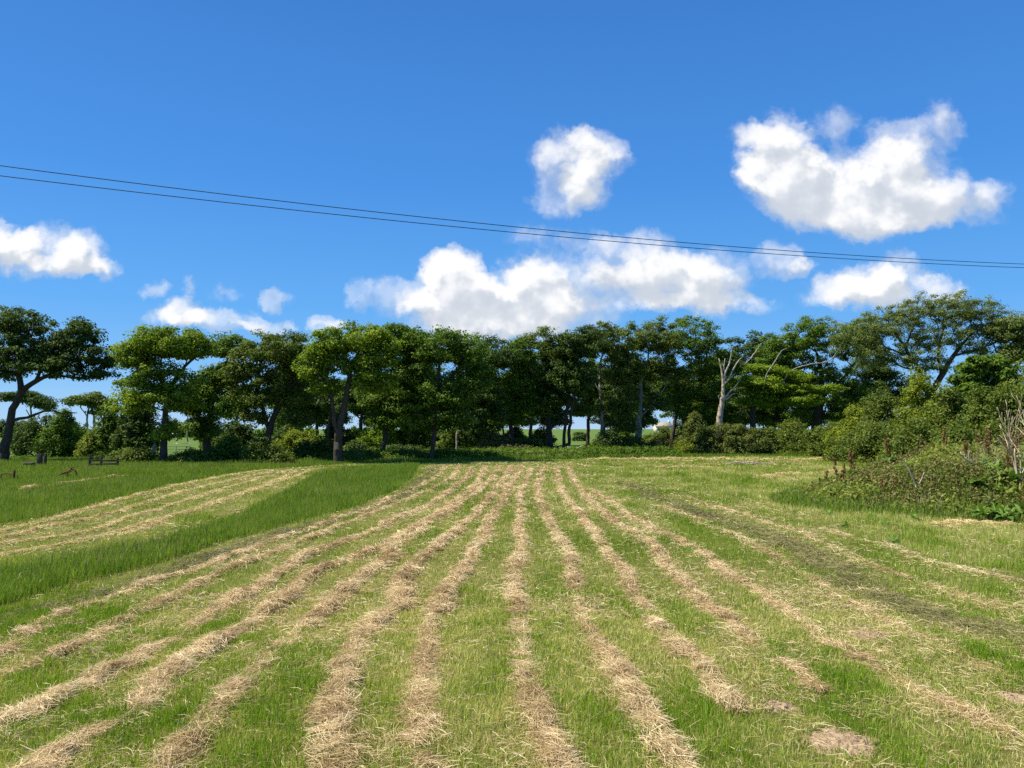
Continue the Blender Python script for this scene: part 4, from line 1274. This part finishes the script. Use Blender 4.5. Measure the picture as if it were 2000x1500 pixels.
for k, (px, tp, rp, d) in enumerate(FARH):
    bush('far_hedge', ['far dark hedge clump behind the flat topped pair', 'far hedge clump behind the big round bush', 'far hedge clump right of the gate', 'far hedge clump above the gate',
                       'far hedge clump behind the leaning trunk', 'far hedge clump behind the leftmost trunk'][k], 'hedge', 'far hedge clumps on the skyline', px, tp, rp, d, 'leafdark' if k % 2 else 'leafmid',
         seed=320 + k, n=150, npl=50, size=.4, puff=.7, depth=.3)


# ---------------------------------------------------------------- dead tree
def deadtree():
    d = 50.5
    rng = np.random.default_rng(77)

    def q(l):
        return [(*P(px, py, d), r * .0062) for px, py, r in l]
    limbs = [
        [(*(P(1404, 840, d) * np.array([1, 1, 0]) - np.array([0, 0, .1])), .42)] + q([(1404, 840, 38), (1406, 812, 30), (1410, 785, 25), (1412, 765, 17), (1412, 740, 13), (1409, 722, 9), (1407, 712, 7), (1404, 700, 2.5)]),
        q([(1412, 765, 14), (1414, 740, 12), (1418, 725, 10), (1425, 708, 7), (1428, 692, 5), (1430, 676, 1.5)]),
        q([(1418, 738, 9), (1414, 722, 8), (1415, 710, 6), (1416, 700, 1.8)]),
        q([(1412, 752, 12), (1422, 742, 10), (1432, 722, 8), (1441, 706, 7), (1451, 697, 1.8)]),
        q([(1420, 745, 6), (1430, 735, 5), (1437, 728, 1.5)]),
        q([(1412, 778, 12), (1420, 772, 10), (1428, 763, 8), (1438, 752, 6), (1447, 738, 2)]),
        q([(1412, 782, 10), (1422, 778, 9), (1430, 770, 6), (1440, 768, 2)]),
        q([(1408, 785, 7), (1404, 778, 4), (1403, 772, 1.5)]),
        q([(1441, 706, 4), (1452, 712, 4), (1464, 702, 5), (1475, 688, 5), (1487, 670, 1.2)]),
    ]
    pos, par, r, main = grow(limbs, np.zeros((0, 3)), rng, step=.16, rtip=.012, jit=.03)
    V, Fs = limb_mesh(pos, par, r, main, sides=9, ridge=.12)
    base = P(1404, 838, d)
    base[2] = 0
    o = mesh_np('dead_tree', V - base, Fs, M['barkdead'], smooth=True, loc=base)
    tag(o, 'bleached dead tree with jagged bare limbs above the gorse', 'dead tree')

    def stick(name, pts, d, mat, lab, cat, grp=None):
        rg = np.random.default_rng(len(lab))
        L = [[(*P(px, py, d), rr / 100 * (.62 if name == 'dead_limb' else 1)) for px, py, rr in l] for l in pts]
        ps, pr_, r_, m_ = grow(L, np.zeros((0, 3)), rg, step=.12, rtip=.006, jit=.02)
        V_, F_ = limb_mesh(ps, pr_, r_, m_, sides=6)
        b_ = ps[0].copy()
        oo = mesh_np(name, V_ - b_, F_, M[mat], smooth=True, loc=b_)
        return tag(oo, lab, cat, grp)
    stick('dead_limb', [[(1490, 760, 8), (1498, 730, 7), (1510, 712, 7), (1520, 695, 6), (1527, 685, 5), (1538, 680, 2)], [(1517, 698, 4), (1532, 694, 2)]], 53.5, 'barkpale', 'grey bent dead limb rising from the yellow green layered tree', 'dead branch', 'grey dead limbs right of the white tree')
    stick('dead_limb', [[(1520, 760, 9), (1545, 725, 8), (1580, 712, 7), (1610, 708, 6), (1626, 700, 5), (1634, 687, 4), (1641, 678, 2)], [(1626, 700, 4), (1645, 694, 3), (1652, 682, 2)], [(1641, 678, 2), (1642, 670, 1)]], 54, 'barkpale',
          'long grey dead limb reaching right across the massive black trunk tree', 'dead branch', 'grey dead limbs right of the white tree')
    stick('dead_stick', [[(1762, 895, .8), (1775, 917, 1.3), (1788, 946, 1.6), (1790, 955, 1.5)]], 15.2, 'twig', 'straight pale stick leaning on the weedy mound', 'stick')
    stick('dead_stick', [[(1795, 944, 1.0), (1802, 932, .8), (1805, 922, .4)], [(1802, 932, .5), (1809, 930, .3)]], 15.0, 'twig', 'short pale forked stick right of the straight stick on the mound', 'stick')
    stick('fallen_branch', [[(1912, 912, 2.2), (1895, 903, 2), (1880, 893, 1.4), (1876, 882, .6)], [(1895, 903, 1.2), (1892, 890, .9), (1893, 880, .4)], [(1910, 910, 1), (1935, 905, .8), (1950, 896, .4)]], 15.6, 'twig',
          'pale curved fallen branch lying on the crest of the weedy mound', 'branch')
    stick('fallen_branch', [[(1118, 886, 5), (1128, 876, 5), (1140, 870, 2)], [(1124, 880, 3), (1108, 872, 2)]], 44, 'barkdead', 'grey fallen branch on the shaded bank below the parallel trunks', 'branch')


deadtree()


def twig_shrub():
    rng = np.random.default_rng(91)
    d = 14.6
    base = P(1992, 950, d)
    z0 = float(mound_z(np.array([base[0]]), np.array([base[1]]))[0])
    base[2] = max(z0 - .05, 0)
    tips = [(1948, 795), (1966, 785), (1985, 772), (1962, 815), (1952, 830), (1945, 848), (1990, 800), (2005, 790), (2020, 800), (1975, 800), (2012, 815), (2030, 830), (1958, 870), (1968, 850), (2000, 840), (1984, 830),
            (1942, 862), (2040, 800), (1996, 768), (1978, 812)]
    limbs = [[(*base, .020), (*P(1994, 915, d), .016), (*P(1992, 885, d), .012)], [(*(base + [.05, .05, 0]), .016), (*P(1980, 905, d + .1), .012), (*P(1972, 880, d + .1), .009)],
             [(*(base + [-.05, 0, 0]), .016), (*P(2006, 895, d - .1), .011), (*P(2014, 860, d - .1), .008)]]
    roots = [l[1][:3] for l in limbs] + [l[2][:3] for l in limbs]
    for px, py in tips:
        e = P(px, py, d + rng.uniform(-.5, .5))
        q = np.array(roots[int(np.argmin([np.linalg.norm(np.array(t_) - e) + 1.2 * abs(t_[0] - e[0]) for t_ in roots]))])
        m_ = q + (e - q) * .55 + rng.normal(0, .018, 3)
        limbs.append([(*q, .0085), (*m_, .0062), (*e, .0032)])
        for _ in range(3):
            w_ = q + (e - q) * rng.uniform(.35, .8)
            limbs.append([(*w_, .0042), (*(w_ + (e - q) * rng.uniform(.15, .32) + rng.normal(0, .055, 3)), .0028)])
    pos, par, r, main = grow(limbs, np.zeros((0, 3)), rng, step=.09, rtip=.0030, jit=.010)
    V, Fs = limb_mesh(pos, par, r, main, sides=5)
    o = mesh_np('dead_shrub', V - base, Fs, M['twig'], smooth=True, loc=base)
    tag(o, 'bare tan dead twigs fanning up at the right edge of the mound', 'dead shrub')
    # stub post next to it
    b2 = P(1984, 925, 14.2)
    L = [[(*P(1986, 925, 14.2), .018), (*P(1983, 895, 14.2), .016), (*P(1982, 876, 14.2), .013)]]
    pos, par, r, main = grow(L, np.zeros((0, 3)), rng, step=.1, rtip=.006, jit=.008)
    V, Fs = limb_mesh(pos, par, r, main, sides=6)
    o = mesh_np('dead_stalk', V - b2, Fs, M['barkdead'], smooth=True, loc=b2)
    tag(o, 'thick pale broken stalk standing in front of the bare twigs', 'stalk')


twig_shrub()


# ---------------------------------------------------------------- mound weeds
def broad_leaves(C, az, L, wd, tilt, curl, v):
    """lance shaped bent leaves: 3 segments."""
    n = len(C)
    d = np.column_stack([np.cos(az), np.sin(az), np.zeros(n)])
    s = np.column_stack([-np.sin(az), np.cos(az), np.zeros(n)])
    up = np.array([0, 0, 1.0])
    ts = [0, .35, .7, 1.0]
    ws = [.18, 1.0, .8, .0]
    V = np.empty((n, 7, 3))
    k = 0
    for t, w in zip(ts, ws):
        p = C + d * (L * t * np.cos(tilt))[:, None] + up * (L * t * np.sin(tilt) - L * curl * t * t)[:, None]
        if w == 0:
            V[:, k] = p
            k += 1
        else:
            V[:, k] = p - s * (wd / 2 * w)[:, None] + up * (wd * .12 * w)[:, None]
            V[:, k + 1] = p + s * (wd / 2 * w)[:, None] + up * (wd * .12 * w)[:, None]
            k += 2
    b = np.arange(n)[:, None] * 7
    Fs = [np.concatenate([b + np.array([0, 1, 3, 2]), b + np.array([2, 3, 5, 4])]), b + np.array([4, 5, 6])]
    return V.reshape(-1, 3), Fs, np.repeat(v, 7)


def dock_proto(seed, spikes=2, nl=11, size=.28):
    rng = np.random.default_rng(9100 + seed)
    root = empty('dock_plant', (0, 0, 0))
    C = np.column_stack([rng.normal(0, .03, nl), rng.normal(0, .03, nl), rng.uniform(0, .06, nl)])
    V, Fs, v = broad_leaves(C, rng.uniform(0, 2 * np.pi, nl), size * rng.uniform(.6, 1.2, nl), size * .32 * rng.uniform(.7, 1.2, nl), rng.uniform(.25, 1.1, nl), rng.uniform(.1, .5, nl), rng.uniform(0, 1, nl))
    mesh_np('leaf_rosette', V, Fs, M['dock'], root, attrs={'v': v})
    for k in range(spikes):
        hh = rng.uniform(.32, .55)
        a = rng.uniform(0, 2 * np.pi)
        top = np.array([math.cos(a) * .1, math.sin(a) * .1, hh])
        L = [[(0, 0, 0, .006), (*(top * .5 + rng.normal(0, .01, 3)), .005), (*top, .003)]]
        pos, par, r, main = grow(L, np.zeros((0, 3)), rng, step=.1, rtip=.002, jit=.004)
        V, Fs = limb_mesh(pos, par, r, main, sides=5)
        st = mesh_np('stem', V, Fs, M['russet'], root, attrs={'v': np.full(len(V), .4)})
        tt = np.linspace(.42, 1.0, 16)
        cc = tt[:, None] * top + rng.normal(0, .022, (16, 3)) * (1.25 - tt)[:, None]
        Vl, Fl, va = leaf_cloud(cc, rng.uniform(0, 1, 16), 16, (.022, .022, .03), .022, rng, .8, 0)
        mesh_np('seed_spike', Vl, [Fl], M['russet'], root, attrs={'v': va})
    return root


def copy_tree(o):
    c = o.copy()
    COL.objects.link(c)
    for ch in o.children:
        k = ch.copy()
        COL.objects.link(k)
        k.parent = c
    return c


def place_docks():
    rng = np.random.default_rng(404)
    protos = [dock_proto(0, 2), dock_proto(1, 3, 9, .26), dock_proto(2, 0, 13, .34), dock_proto(3, 1, 12, .3)]
    used = [False] * 4
    cx, cy, rx, ry, h = MOUND

    def put(k, x, y, s, label, group, lift=0.0):
        z = max(float(mound_z(np.array([x]), np.array([y]))[0]) - .05, float(zfun(np.array([x]), np.array([y]))[0]) - .01)
        o = protos[k] if not used[k] else copy_tree(protos[k])
        used[k] = True
        o.location = (x, y, z + lift)
        o.rotation_euler = (0, 0, rng.uniform(0, 6.28))
        o.scale = (s,) * 3
        tag(o, label, 'weed', group)
    for k in range(36):
        a = rng.uniform(0, 2 * np.pi)
        r = rng.uniform(0, .95) ** .5
        x, y = cx + rx * r * math.cos(a), cy + ry * r * math.sin(a)
        if x / y > .76:
            x -= 2.2
        kind = rng.choice([0, 1, 3])
        put(kind, x, y, rng.uniform(.95, 1.5), 'russet seeded dock plant among the weeds on the mound', 'dock plants on the weedy mound', .10)
    # leafy clump at the right of the mound
    for k in range(44):
        px, py = rng.uniform(1905, 2040), rng.uniform(915, 1010)
        p = G(px, py, .0)
        x, y = p[0], max(p[1], 12.6)
        y = rng.uniform(13.2, 16.0)
        x = y * rng.uniform(.60, .72)
        put(2, x, y, rng.uniform(.6, .95), 'bright broad leaved weed in the clump at the right end of the mound', 'broad leaved weeds at the mound end', .12)
    for px, py in [(1640, 985), (1668, 1000), (1700, 1012), (1620, 1006), (1655, 1030), (1780, 1018), (1730, 1030), (1745, 1062)]:
        p = G(px, py)
        put(2, p[0], p[1], rng.uniform(.4, .65), 'broad leaved weed growing in front of the mound', 'broad leaved weeds in front of the mound')
    for px, py in [(1130, 990), (1145, 984), (1248, 985), (1262, 992), (1280, 1000), (1300, 1003), (1170, 982), (1420, 968), (1450, 975), (1325, 1010)]:
        p = G(px, py)
        put(2, p[0], p[1], rng.uniform(.22, .38), 'small broad leaved weed in the mown grass before the mound', 'small weeds in the mown field')


place_docks()


def mound_cover():
    rng = np.random.default_rng(505)
    cx, cy, rx, ry, h = MOUND
    n = 2300
    a = rng.uniform(0, 2 * np.pi, n)
    r = rng.uniform(0, 1.02, n) ** .5
    x, y = cx + rx * r * np.cos(a), cy + ry * r * np.sin(a)
    z = mound_z(x, y)
    sel = vnoise(x, y, .9, 61)
    # leafy weeds
    m = sel > .34
    C = np.column_stack([x, y, z + .08])[m]
    pr = rng.uniform(.12, .30, len(C))
    V, Fl, va = leaf_cloud(C, rng.uniform(0, 1, len(C)), 34, np.column_stack([pr, pr, pr * .9]), .095, rng, .45, .5)
    o = mesh_np('mound_weeds', V, [Fl], M['moundleaf'], attrs={'v': va})
    tag(o, 'tangle of green nettles and weeds covering the mound', 'weeds', kind='stuff')
    C = np.column_stack([x, y, z + .10])[~m]
    pr = rng.uniform(.12, .28, len(C))
    V, Fl, va = leaf_cloud(C, rng.uniform(0, 1, len(C)), 44, np.column_stack([pr, pr, pr * .9]), .065, rng, .45, .5)
    o = mesh_np('mound_undergrowth', V, [Fl], M['brownish'], attrs={'v': va})
    tag(o, 'patches of brownish withering weeds on the mound', 'weeds', kind='stuff')
    # grey pink dead stems
    k = 15000
    a = rng.uniform(0, 2 * np.pi, k)
    r = rng.uniform(0, 1.0, k) ** .5
    X, Y = cx + rx * r * np.cos(a), cy + ry * r * np.sin(a)
    q = vnoise(X, Y, 1.0, 62)
    mm = (q > .52) & (Y < cy + .4) & (rng.uniform(0, 1, k) < .7)
    X, Y = X[mm], Y[mm]
    k = len(X)
    o = blades('dead_weeds', X, Y, mound_z(X, Y) - .03, rng.uniform(.22, .46, k), np.full(k, .010), np.clip(np.abs(rng.normal(.4, .3, k)), 0, .95), rng.uniform(0, 1, k), np.zeros(k), M['deadweed'], rng, np.ones(k, bool))
    tag(o, 'greyish pink dead weed stems standing on the mound', 'dead weeds', kind='stuff')
    # long grass around the foot
    k = 60000
    a = rng.uniform(0, 2 * np.pi, k)
    r = rng.uniform(.2, 1.26, k) ** .55
    X, Y = cx + rx * r * np.cos(a), cy + ry * r * np.sin(a)
    q = vnoise(X, Y, .7, 63) + .45 * (r > .85) - .10 * (r < .6) + .35 * ((Y < cy - 1.3) & (r > .5))
    mm = q > .45
    X, Y, r = X[mm], Y[mm], r[mm]
    k = len(X)
    hh = (.12 + .24 * rng.uniform(0, 1, k)) * np.where(r > 1.08, .6, 1)
    o = blades('mound_grass', X, Y, np.maximum(mound_z(X, Y) - .05, zfun(X, Y) - .01), hh, np.maximum(.006, .0008 * Y) * rng.uniform(.6, 1.2, k), np.clip(np.abs(rng.normal(.35, .25, k)), 0, .92),
               rng.uniform(.1, .9, k), (rng.uniform(0, 1, k) < .25) * rng.uniform(.3, 1, k), M['tall'], rng, np.ones(k, bool))
    tag(o, 'long tufted grass growing on and around the mound', 'grass', kind='stuff')


mound_cover()


def bank_cover():
    rng = np.random.default_rng(606)
    n = 2600
    x = rng.uniform(-26, 10, n)
    base = np.interp(x, [-24, -14, -6, 2, 9], [38.5, 39, 40.5, 43, 47])
    p = rng.uniform(-1.25, 1.0, n)
    y = base + p * 1.7
    z = .42 * np.clip(1 - p * p, 0, 1) * np.interp(x, [-24, -17, -13, 9], [.3, .3, 1, 1])
    keep = (vnoise(x, y, 1.2, 71) > .25) & ((x > -15) | (vnoise(x, y, 2, 72) > .6))
    C = np.column_stack([x, y, z + .05])[keep]
    pr = rng.uniform(.18, .34, len(C))
    V, Fl, va = leaf_cloud(C, rng.uniform(0, 1, len(C)), 30, np.column_stack([pr, pr, pr * .8]), .11, rng, .5, .5)
    o = mesh_np('bank_weeds', V, [Fl], M['leafmid'], attrs={'v': va})
    tag(o, 'low weeds and ivy covering the shaded hedge bank', 'weeds', kind='stuff')
    # rough grass verge at the foot of trees and bushes, and in the clearings
    k = 120000
    x = rng.uniform(-34, 34, k)
    e0 = np.interp(x, [-40, -14, -6, 2, 9, 20, 40], [29, 34.5, 37.5, 41.5, 45.5, 47.5, 47.5])
    y = e0 + rng.uniform(0, 1, k) ** 1.3 * 10 - .6
    q = vnoise(x, y, 1.4, 73)
    h = (.16 + .25 * q * rng.uniform(.3, 1, k))
    o = blades('verge_grass', x, y, np.zeros(k) - .02, h, .034 * rng.uniform(.6, 1.3, k), np.clip(np.abs(rng.normal(.3, .22, k)), 0, .9), np.clip(rng.uniform(0, .8, k) + .3 * q - .1, 0, 1),
               (rng.uniform(0, 1, k) < .12) * .8, M['tall'], rng, np.zeros(k, bool))
    tag(o, 'rough grass verge at the foot of the hedge and trees', 'grass', kind='stuff')


bank_cover()


# ---------------------------------------------------------------- wires
def wires():
    spec = [([(0, 323), (870, 430), (1500, 486), (2000, 516)], 'upper overhead cable crossing the sky from left to right'),
            ([(0, 343), (757, 430), (1500, 495), (2000, 523)], 'lower overhead cable crossing the sky from left to right')]
    for k, (pts, lb) in enumerate(spec):
        xa = np.array([ray(*p)[0] / ray(*p)[1] for p in pts])
        # the line runs obliquely away: depth along the ray where it meets the vertical plane y = 17.2 + .36 x
        Q = []
        for p in pts:
            r = ray(*p)
            t = (18.6 + .12 * k) / (r[1] - .34 * r[0])
            Q.append(r * t + np.array([0, 0, H]))
        Q = np.array(Q)
        cf = np.polyfit(Q[:, 0], Q[:, 2], 2)
        X = np.linspace(-34, 44, 160)
        V0 = np.column_stack([X, 18.6 + .12 * k + .34 * X, np.polyval(cf, X)])
        n = len(V0)
        r = np.full(n, .0085)
        par = np.arange(-1, n - 1)
        main = np.append(np.arange(1, n), -1)
        b = V0[0].copy()
        V, Fs = limb_mesh(V0 - b, par, r, main, sides=6)
        o = mesh_np('power_cable', V, Fs, M['wire'], smooth=True, loc=b)
        tag(o, lb, 'cable', 'pair of overhead cables')


wires()


# ---------------------------------------------------------------- small things
def box_verts(lo, hi):
    x0, y0, z0 = lo
    x1, y1, z1 = hi
    V = [(x0, y0, z0), (x1, y0, z0), (x1, y1, z0), (x0, y1, z0), (x0, y0, z1), (x1, y0, z1), (x1, y1, z1), (x0, y1, z1)]
    Fq = [(0, 3, 2, 1), (4, 5, 6, 7), (0, 1, 5, 4), (1, 2, 6, 5), (2, 3, 7, 6), (3, 0, 4, 7)]
    return np.array(V, float), np.array(Fq)


def boxes(name, lst, mat, parent=None, bev=.006):
    Vs, Fs, b = [], [], 0
    for lo, hi in lst:
        v, f = box_verts(lo, hi)
        Vs.append(v)
        Fs.append(f + b)
        b += 8
    o = mesh_np(name, np.concatenate(Vs), [np.concatenate(Fs)], M[mat], parent)
    if bev:
        md = o.modifiers.new('bevel', 'BEVEL')
        md.width = bev
        md.segments = 2
    return o


def tube(name, paths, mat, parent=None, sides=8, step=.05, origin=None):
    """paths: lists of (x,y,z,r)."""
    Vs, Fs, T6, b = [], [], [], 0
    for pth in paths:
        q = catmull(np.array(pth, float), step) if len(pth) > 2 else np.array(pth, float)
        n = len(q)
        V, F = limb_mesh(q[:, :3], np.arange(-1, n - 1), q[:, 3], np.append(np.arange(1, n), -1), sides)
        Vs.append(V)
        Fs += [f + b for f in F]
        # close the start
        Fs.append(np.arange(sides)[::-1][None, :] + b)
        b += len(V)
    qs = {}
    for f in Fs:
        qs.setdefault(f.shape[1], []).append(f)
    return mesh_np(name, np.concatenate(Vs), [np.concatenate(v) for v in qs.values()], M[mat], parent, smooth=True)


def small():
    # rusty arched implement in the long grass
    p = G(140, 934)
    root = empty('old_harrow', p)
    tag(root, 'rusty arched iron implement with long tines lying in the left long grass', 'farm implement')
    k = p[1] / F
    arch = [(-.15, 0, -.02, .022), (-.15, 0, .14, .024), (-.10, 0, .26, .024), (0, 0, .315, .026), (.10, 0, .27, .026), (.16, 0, .16, .024), (.17, 0, -.02, .022)]
    tube('arch', [arch], 'rust', root)
    tube('hub', [[(0, -.05, .33, .035), (0, .06, .33, .035)]], 'darkrust', root)
    for j in range(3):
        tube('tine', [[(-.02 + .02 * j, -.03 + .03 * j, .30 - .03 * j, .011), (-.30, -.05, .17 - .02 * j, .010), (-.62 - .03 * j, -.08, .03 - .01 * j, .008)]], 'rust', root)
    p = G(20, 938)
    root = empty('old_plough', p)
    tag(root, 'dark rusty iron frame with an upright post at the left edge', 'farm implement')
    tube('frame_bar', [[(-.32, 0, -.02, .02), (-.30, 0, .16, .02), (-.24, 0, .21, .02), (.12, .02, .2, .02)]], 'darkrust', root)
    tube('upright', [[(.12, 0, -.04, .032), (.12, 0, .15, .034), (.125, 0, .33, .03)]], 'darkrust', root)
    tube('brace', [[(-.12, 0, -.02, .012), (.0, 0, .12, .012), (.06, 0, .2, .012)]], 'rust', root)
    tube('wheel_arc', [[(.19, .02, -.02, .013), (.22, .02, .08, .013), (.20, .02, .16, .013)]], 'rust', root)
    # low wooden hurdle
    p = G(203, 915)
    root = empty('wooden_hurdle', p)
    tag(root, 'low dark wooden hurdle beside the bramble left of the ivy covered trunk', 'fence')
    for xx, hh in ((-.60, .58), (-.12, .52), (.56, .46)):
        boxes('post', [((xx - .04, -.04, -.1), (xx + .04, .04, hh))], 'bark', root)
    for z0, x0, x1 in ((.14, -.56, -.16), (.30, -.56, -.16), (.30, -.08, .52), (.16, -.08, .52)):
        boxes('rail', [((x0, -.055, z0), (x1, -.02, z0 + .07))], 'bark', root)
    # stout posts and trough
    p = G(77, 913)
    boxes_o = boxes('gate_post', [((-.09, -.09, -.1), (.09, .09, .58))], 'bark', None, .02)
    boxes_o.location = p
    tag(boxes_o, 'stout dark wooden post, thicker of the two standing right of the leftmost trunk', 'post', 'wooden posts right of the leftmost trunk')
    p = G(88, 912)
    o = boxes('gate_post', [((-.05, -.05, -.1), (.05, .05, .60))], 'bark', None, .015)
    o.location = p
    tag(o, 'slimmer dark wooden post standing right of the stout post', 'post', 'wooden posts right of the leftmost trunk')
    p = G(59, 914)
    root = empty('log_pile', p)
    tag(root, 'low dark heap of logs left of the stout wooden post', 'log pile')
    rng = np.random.default_rng(12)
    for j in range(6):
        zz = .07 + .11 * (j // 3)
        tube('log', [[(-.34 + .05 * j, -.2 + .12 * (j % 3), zz, .06), (0, -.2 + .13 * (j % 3), zz + .01, .065), (.36 - .04 * j, -.2 + .11 * (j % 3), zz, .055)]], 'bark', root)
    # metal gate with five bars beyond the hedge
    d = 47
    p = P(345, 838, d)
    p[2] = 0
    root = empty('field_gate', p)
    tag(root, 'grey five bar metal field gate seen right of the ivy covered trunk', 'gate')
    w = .82
    top = P(345, 866, d)[2]
    for j in range(5):
        z = .10 + (top - .12) * j / 4
        tube('bar', [[(-w, 0, z, .016), (w, 0, z, .016)]], 'galv', root)
    for xx in (-w, 0, w):
        tube('stile', [[(xx, .02, .05, .02), (xx, .02, top + .02, .02)]], 'galv', root)
    # fence posts beyond
    for j, (px, d, hh) in enumerate([(689, 66, .8), (700, 66, .7), (725, 65, .95), (752, 66, .9), (764, 66, .9), (782, 65, .9), (802, 65, 1.0), (825, 65, 1.0), (880, 64, .8)]):
        q = P(px, 838, d)
        q[2] = 0
        o = tube('fence_post', [[(0, 0, -.1, .055), (.01, 0, hh * .5, .052), (.015, 0, hh, .05)]], 'woodpale', None, 7)
        o.location = q
        tag(o, 'pale wooden fence post in the thin row seen between the slim trunks', 'fence post', 'fence posts beyond the shaded bank')
    # white marker
    p = G(1043, 897)
    root = empty('marker_post', p)
    tag(root, 'tiny white marker post at the far end of the mown field', 'marker post')
    boxes('stake', [((-.025, -.02, -.05), (.025, .02, .20))], 'white', root, .004)
    boxes('cap', [((-.005, -.024, .203), (.05, .024, .29))], 'white', root, .004)
    # pale broken birch stump left of the ivy tree
    d = 38.5
    b = P(301, 838, d)
    b[2] = 0
    o = tube('birch_stump', [[(-.05, 0, -.1, .13), (-.02, 0, .35, .10), (.03, 0, .7, .09), (.06, 0, .95, .03)]], 'barkpale', None, 8)
    o.location = b
    tag(o, 'short pale broken stump just left of the ivy covered trunk', 'tree stump')
    # brush pile
    rng = np.random.default_rng(14)
    p = G(1455, 908)
    L = []
    for j in range(34):
        a = rng.normal(0, .5)
        c = np.array([rng.normal(0, .45), rng.normal(0, .2), rng.uniform(.02, .14)])
        dv = np.array([math.cos(a), math.sin(a), rng.normal(0, .15)]) * rng.uniform(.15, .4)
        L.append([(*(c - dv), .012), (*(c + rng.normal(0, .02, 3)), .014), (*(c + dv), .006)])
    o = tube('brush_pile', L, 'barkdead', None, 5, .2)
    o.location = p
    tag(o, 'small grey heap of dead twigs on the grass in front of the gorse', 'brush pile')


small()


def house():
    d = 290
    c = P(1294, 838, d)
    c[2] = 0
    root = empty('cottage', c)
    tag(root, 'distant cream cottage glimpsed right of the flared trunk', 'house')
    w, dp, h, rh = 3.0, 2.6, 2.7, 1.5
    # front wall with real openings
    op = [(-2.2, .9, 1.0, 2.0), (-.45, 0.0, .9, 2.05), (1.2, .9, 1.0, 2.0)]
    parts = []
    xs = [-w]
    for x0, z0, ww, z1 in op:
        parts.append(((xs[-1], -dp, 0), (x0, -dp + .3, h)))
        if z0 > 0:
            parts.append(((x0, -dp, 0), (x0 + ww, -dp + .3, z0)))
        parts.append(((x0, -dp, z1), (x0 + ww, -dp + .3, h)))
        xs.append(x0 + ww)
    parts.append(((xs[-1], -dp, 0), (w, -dp + .3, h)))
    parts += [((-w, -dp + .3, 0), (-w + .3, dp, h)), ((w - .3, -dp + .3, 0), (w, dp, h)), ((-w + .3, dp - .3, 0), (w - .3, dp, h))]
    boxes('wall', parts, 'render', root, 0)
    V = np.array([(-w - .2, -dp - .25, h), (w + .2, -dp - .25, h), (w + .2, 0, h + rh), (-w - .2, 0, h + rh), (-w - .2, dp + .25, h), (w + .2, dp + .25, h)], float)
    lo = V - np.array([0, 0, .12])
    VV = np.vstack([V, lo])
    Fq = [(0, 1, 2, 3), (3, 2, 5, 4), (7, 6, 9, 8), (8, 9, 10, 11), (0, 6, 7, 1), (4, 5, 11, 10), (1, 7, 8, 2), (2, 8, 11, 5), (0, 3, 9, 6), (3, 4, 10, 9)]
    roof = mesh_np('roof', VV, [np.array(Fq)], M['slate'], root)
    boxes('chimney', [((w - .9, -.3, h + .8), (w - .2, .3, h + rh + .8))], 'render', root, 0)
    for x0, z0, ww, z1 in (op[0], op[2]):
        fr = boxes('window', [((x0, -dp + .08, z0), (x0 + .08, -dp + .16, z1)), ((x0 + ww - .08, -dp + .08, z0), (x0 + ww, -dp + .16, z1)), ((x0 + .08, -dp + .08, z0), (x0 + ww - .08, -dp + .16, z0 + .08)),
                              ((x0 + .08, -dp + .08, z1 - .08), (x0 + ww - .08, -dp + .16, z1))], 'white', root, 0)
        boxes('pane', [((x0 + .08, -dp + .11, z0 + .08), (x0 + ww - .08, -dp + .13, z1 - .08))], 'dark', fr, 0)
    boxes('door', [((op[1][0], -dp + .1, 0), (op[1][0] + op[1][2], -dp + .16, op[1][3]))], 'wood', root, .01)
    # gables
    gv = np.array([(-w + .01, -dp + .02, h - .1), (-w + .01, dp - .02, h - .1), (-w + .01, 0, h + rh - .14), (w - .01, -dp + .02, h - .1), (w - .01, dp - .02, h - .1), (w - .01, 0, h + rh - .14)], float)
    mesh_np('gable', gv, [np.array([(1, 0, 2), (3, 4, 5)])], M['render'], root)


house()


def sheep():
    d = 130
    c = P(338, 838, d)
    c[2] = 0
    me = bpy.data.meshes.new('sheep')
    # body chain and legs for a skin modifier: rump, mid, chest, neck, head, muzzle
    vs = [(-.42, 0, .66), (0, 0, .68), (.36, 0, .70), (.55, 0, .78), (.70, 0, .74), (.82, 0, .62),
          (-.40, .14, .38), (-.43, .14, .20), (-.40, .14, .0), (-.40, -.14, .38), (-.43, -.14, .20), (-.40, -.14, .0),
          (.34, .13, .36), (.35, .13, .18), (.34, .13, .0), (.34, -.13, .36), (.35, -.13, .18), (.34, -.13, .0),
          (.66, .12, .82), (.66, -.12, .82), (-.62, 0, .62)]
    es = [(0, 1), (1, 2), (2, 3), (3, 4), (4, 5), (0, 6), (6, 7), (7, 8), (0, 9), (9, 10), (10, 11), (2, 12), (12, 13), (13, 14), (2, 15), (15, 16), (16, 17), (4, 18), (4, 19), (0, 20)]
    me.from_pydata(vs, es, [])
    o = bpy.data.objects.new('sheep', me)
    COL.objects.link(o)
    md = o.modifiers.new('skin', 'SKIN')
    rad = [.25, .28, .25, .16, .10, .06, .10, .05, .035, .10, .05, .035, .09, .045, .035, .09, .045, .035, .03, .03, .07]
    sk = me.skin_vertices[0].data if me.skin_vertices else None
    if sk is None:
        bpy.context.view_layer.update()
        sk = me.skin_vertices[0].data
    for k, r in enumerate(rad):
        sk[k].radius = (r, r)
    sk[1].use_root = True
    o.modifiers.new('sub', 'SUBSURF').levels = 2
    o.modifiers['sub'].render_levels = 2
    me.materials.append(M['fleece'])
    o.location = c
    o.rotation_euler = (0, 0, .4)
    tag(o, 'tiny white sheep grazing in the pasture beyond the metal gate', 'sheep')


try:
    sheep()
except Exception as e:
    print('sheep failed', e)
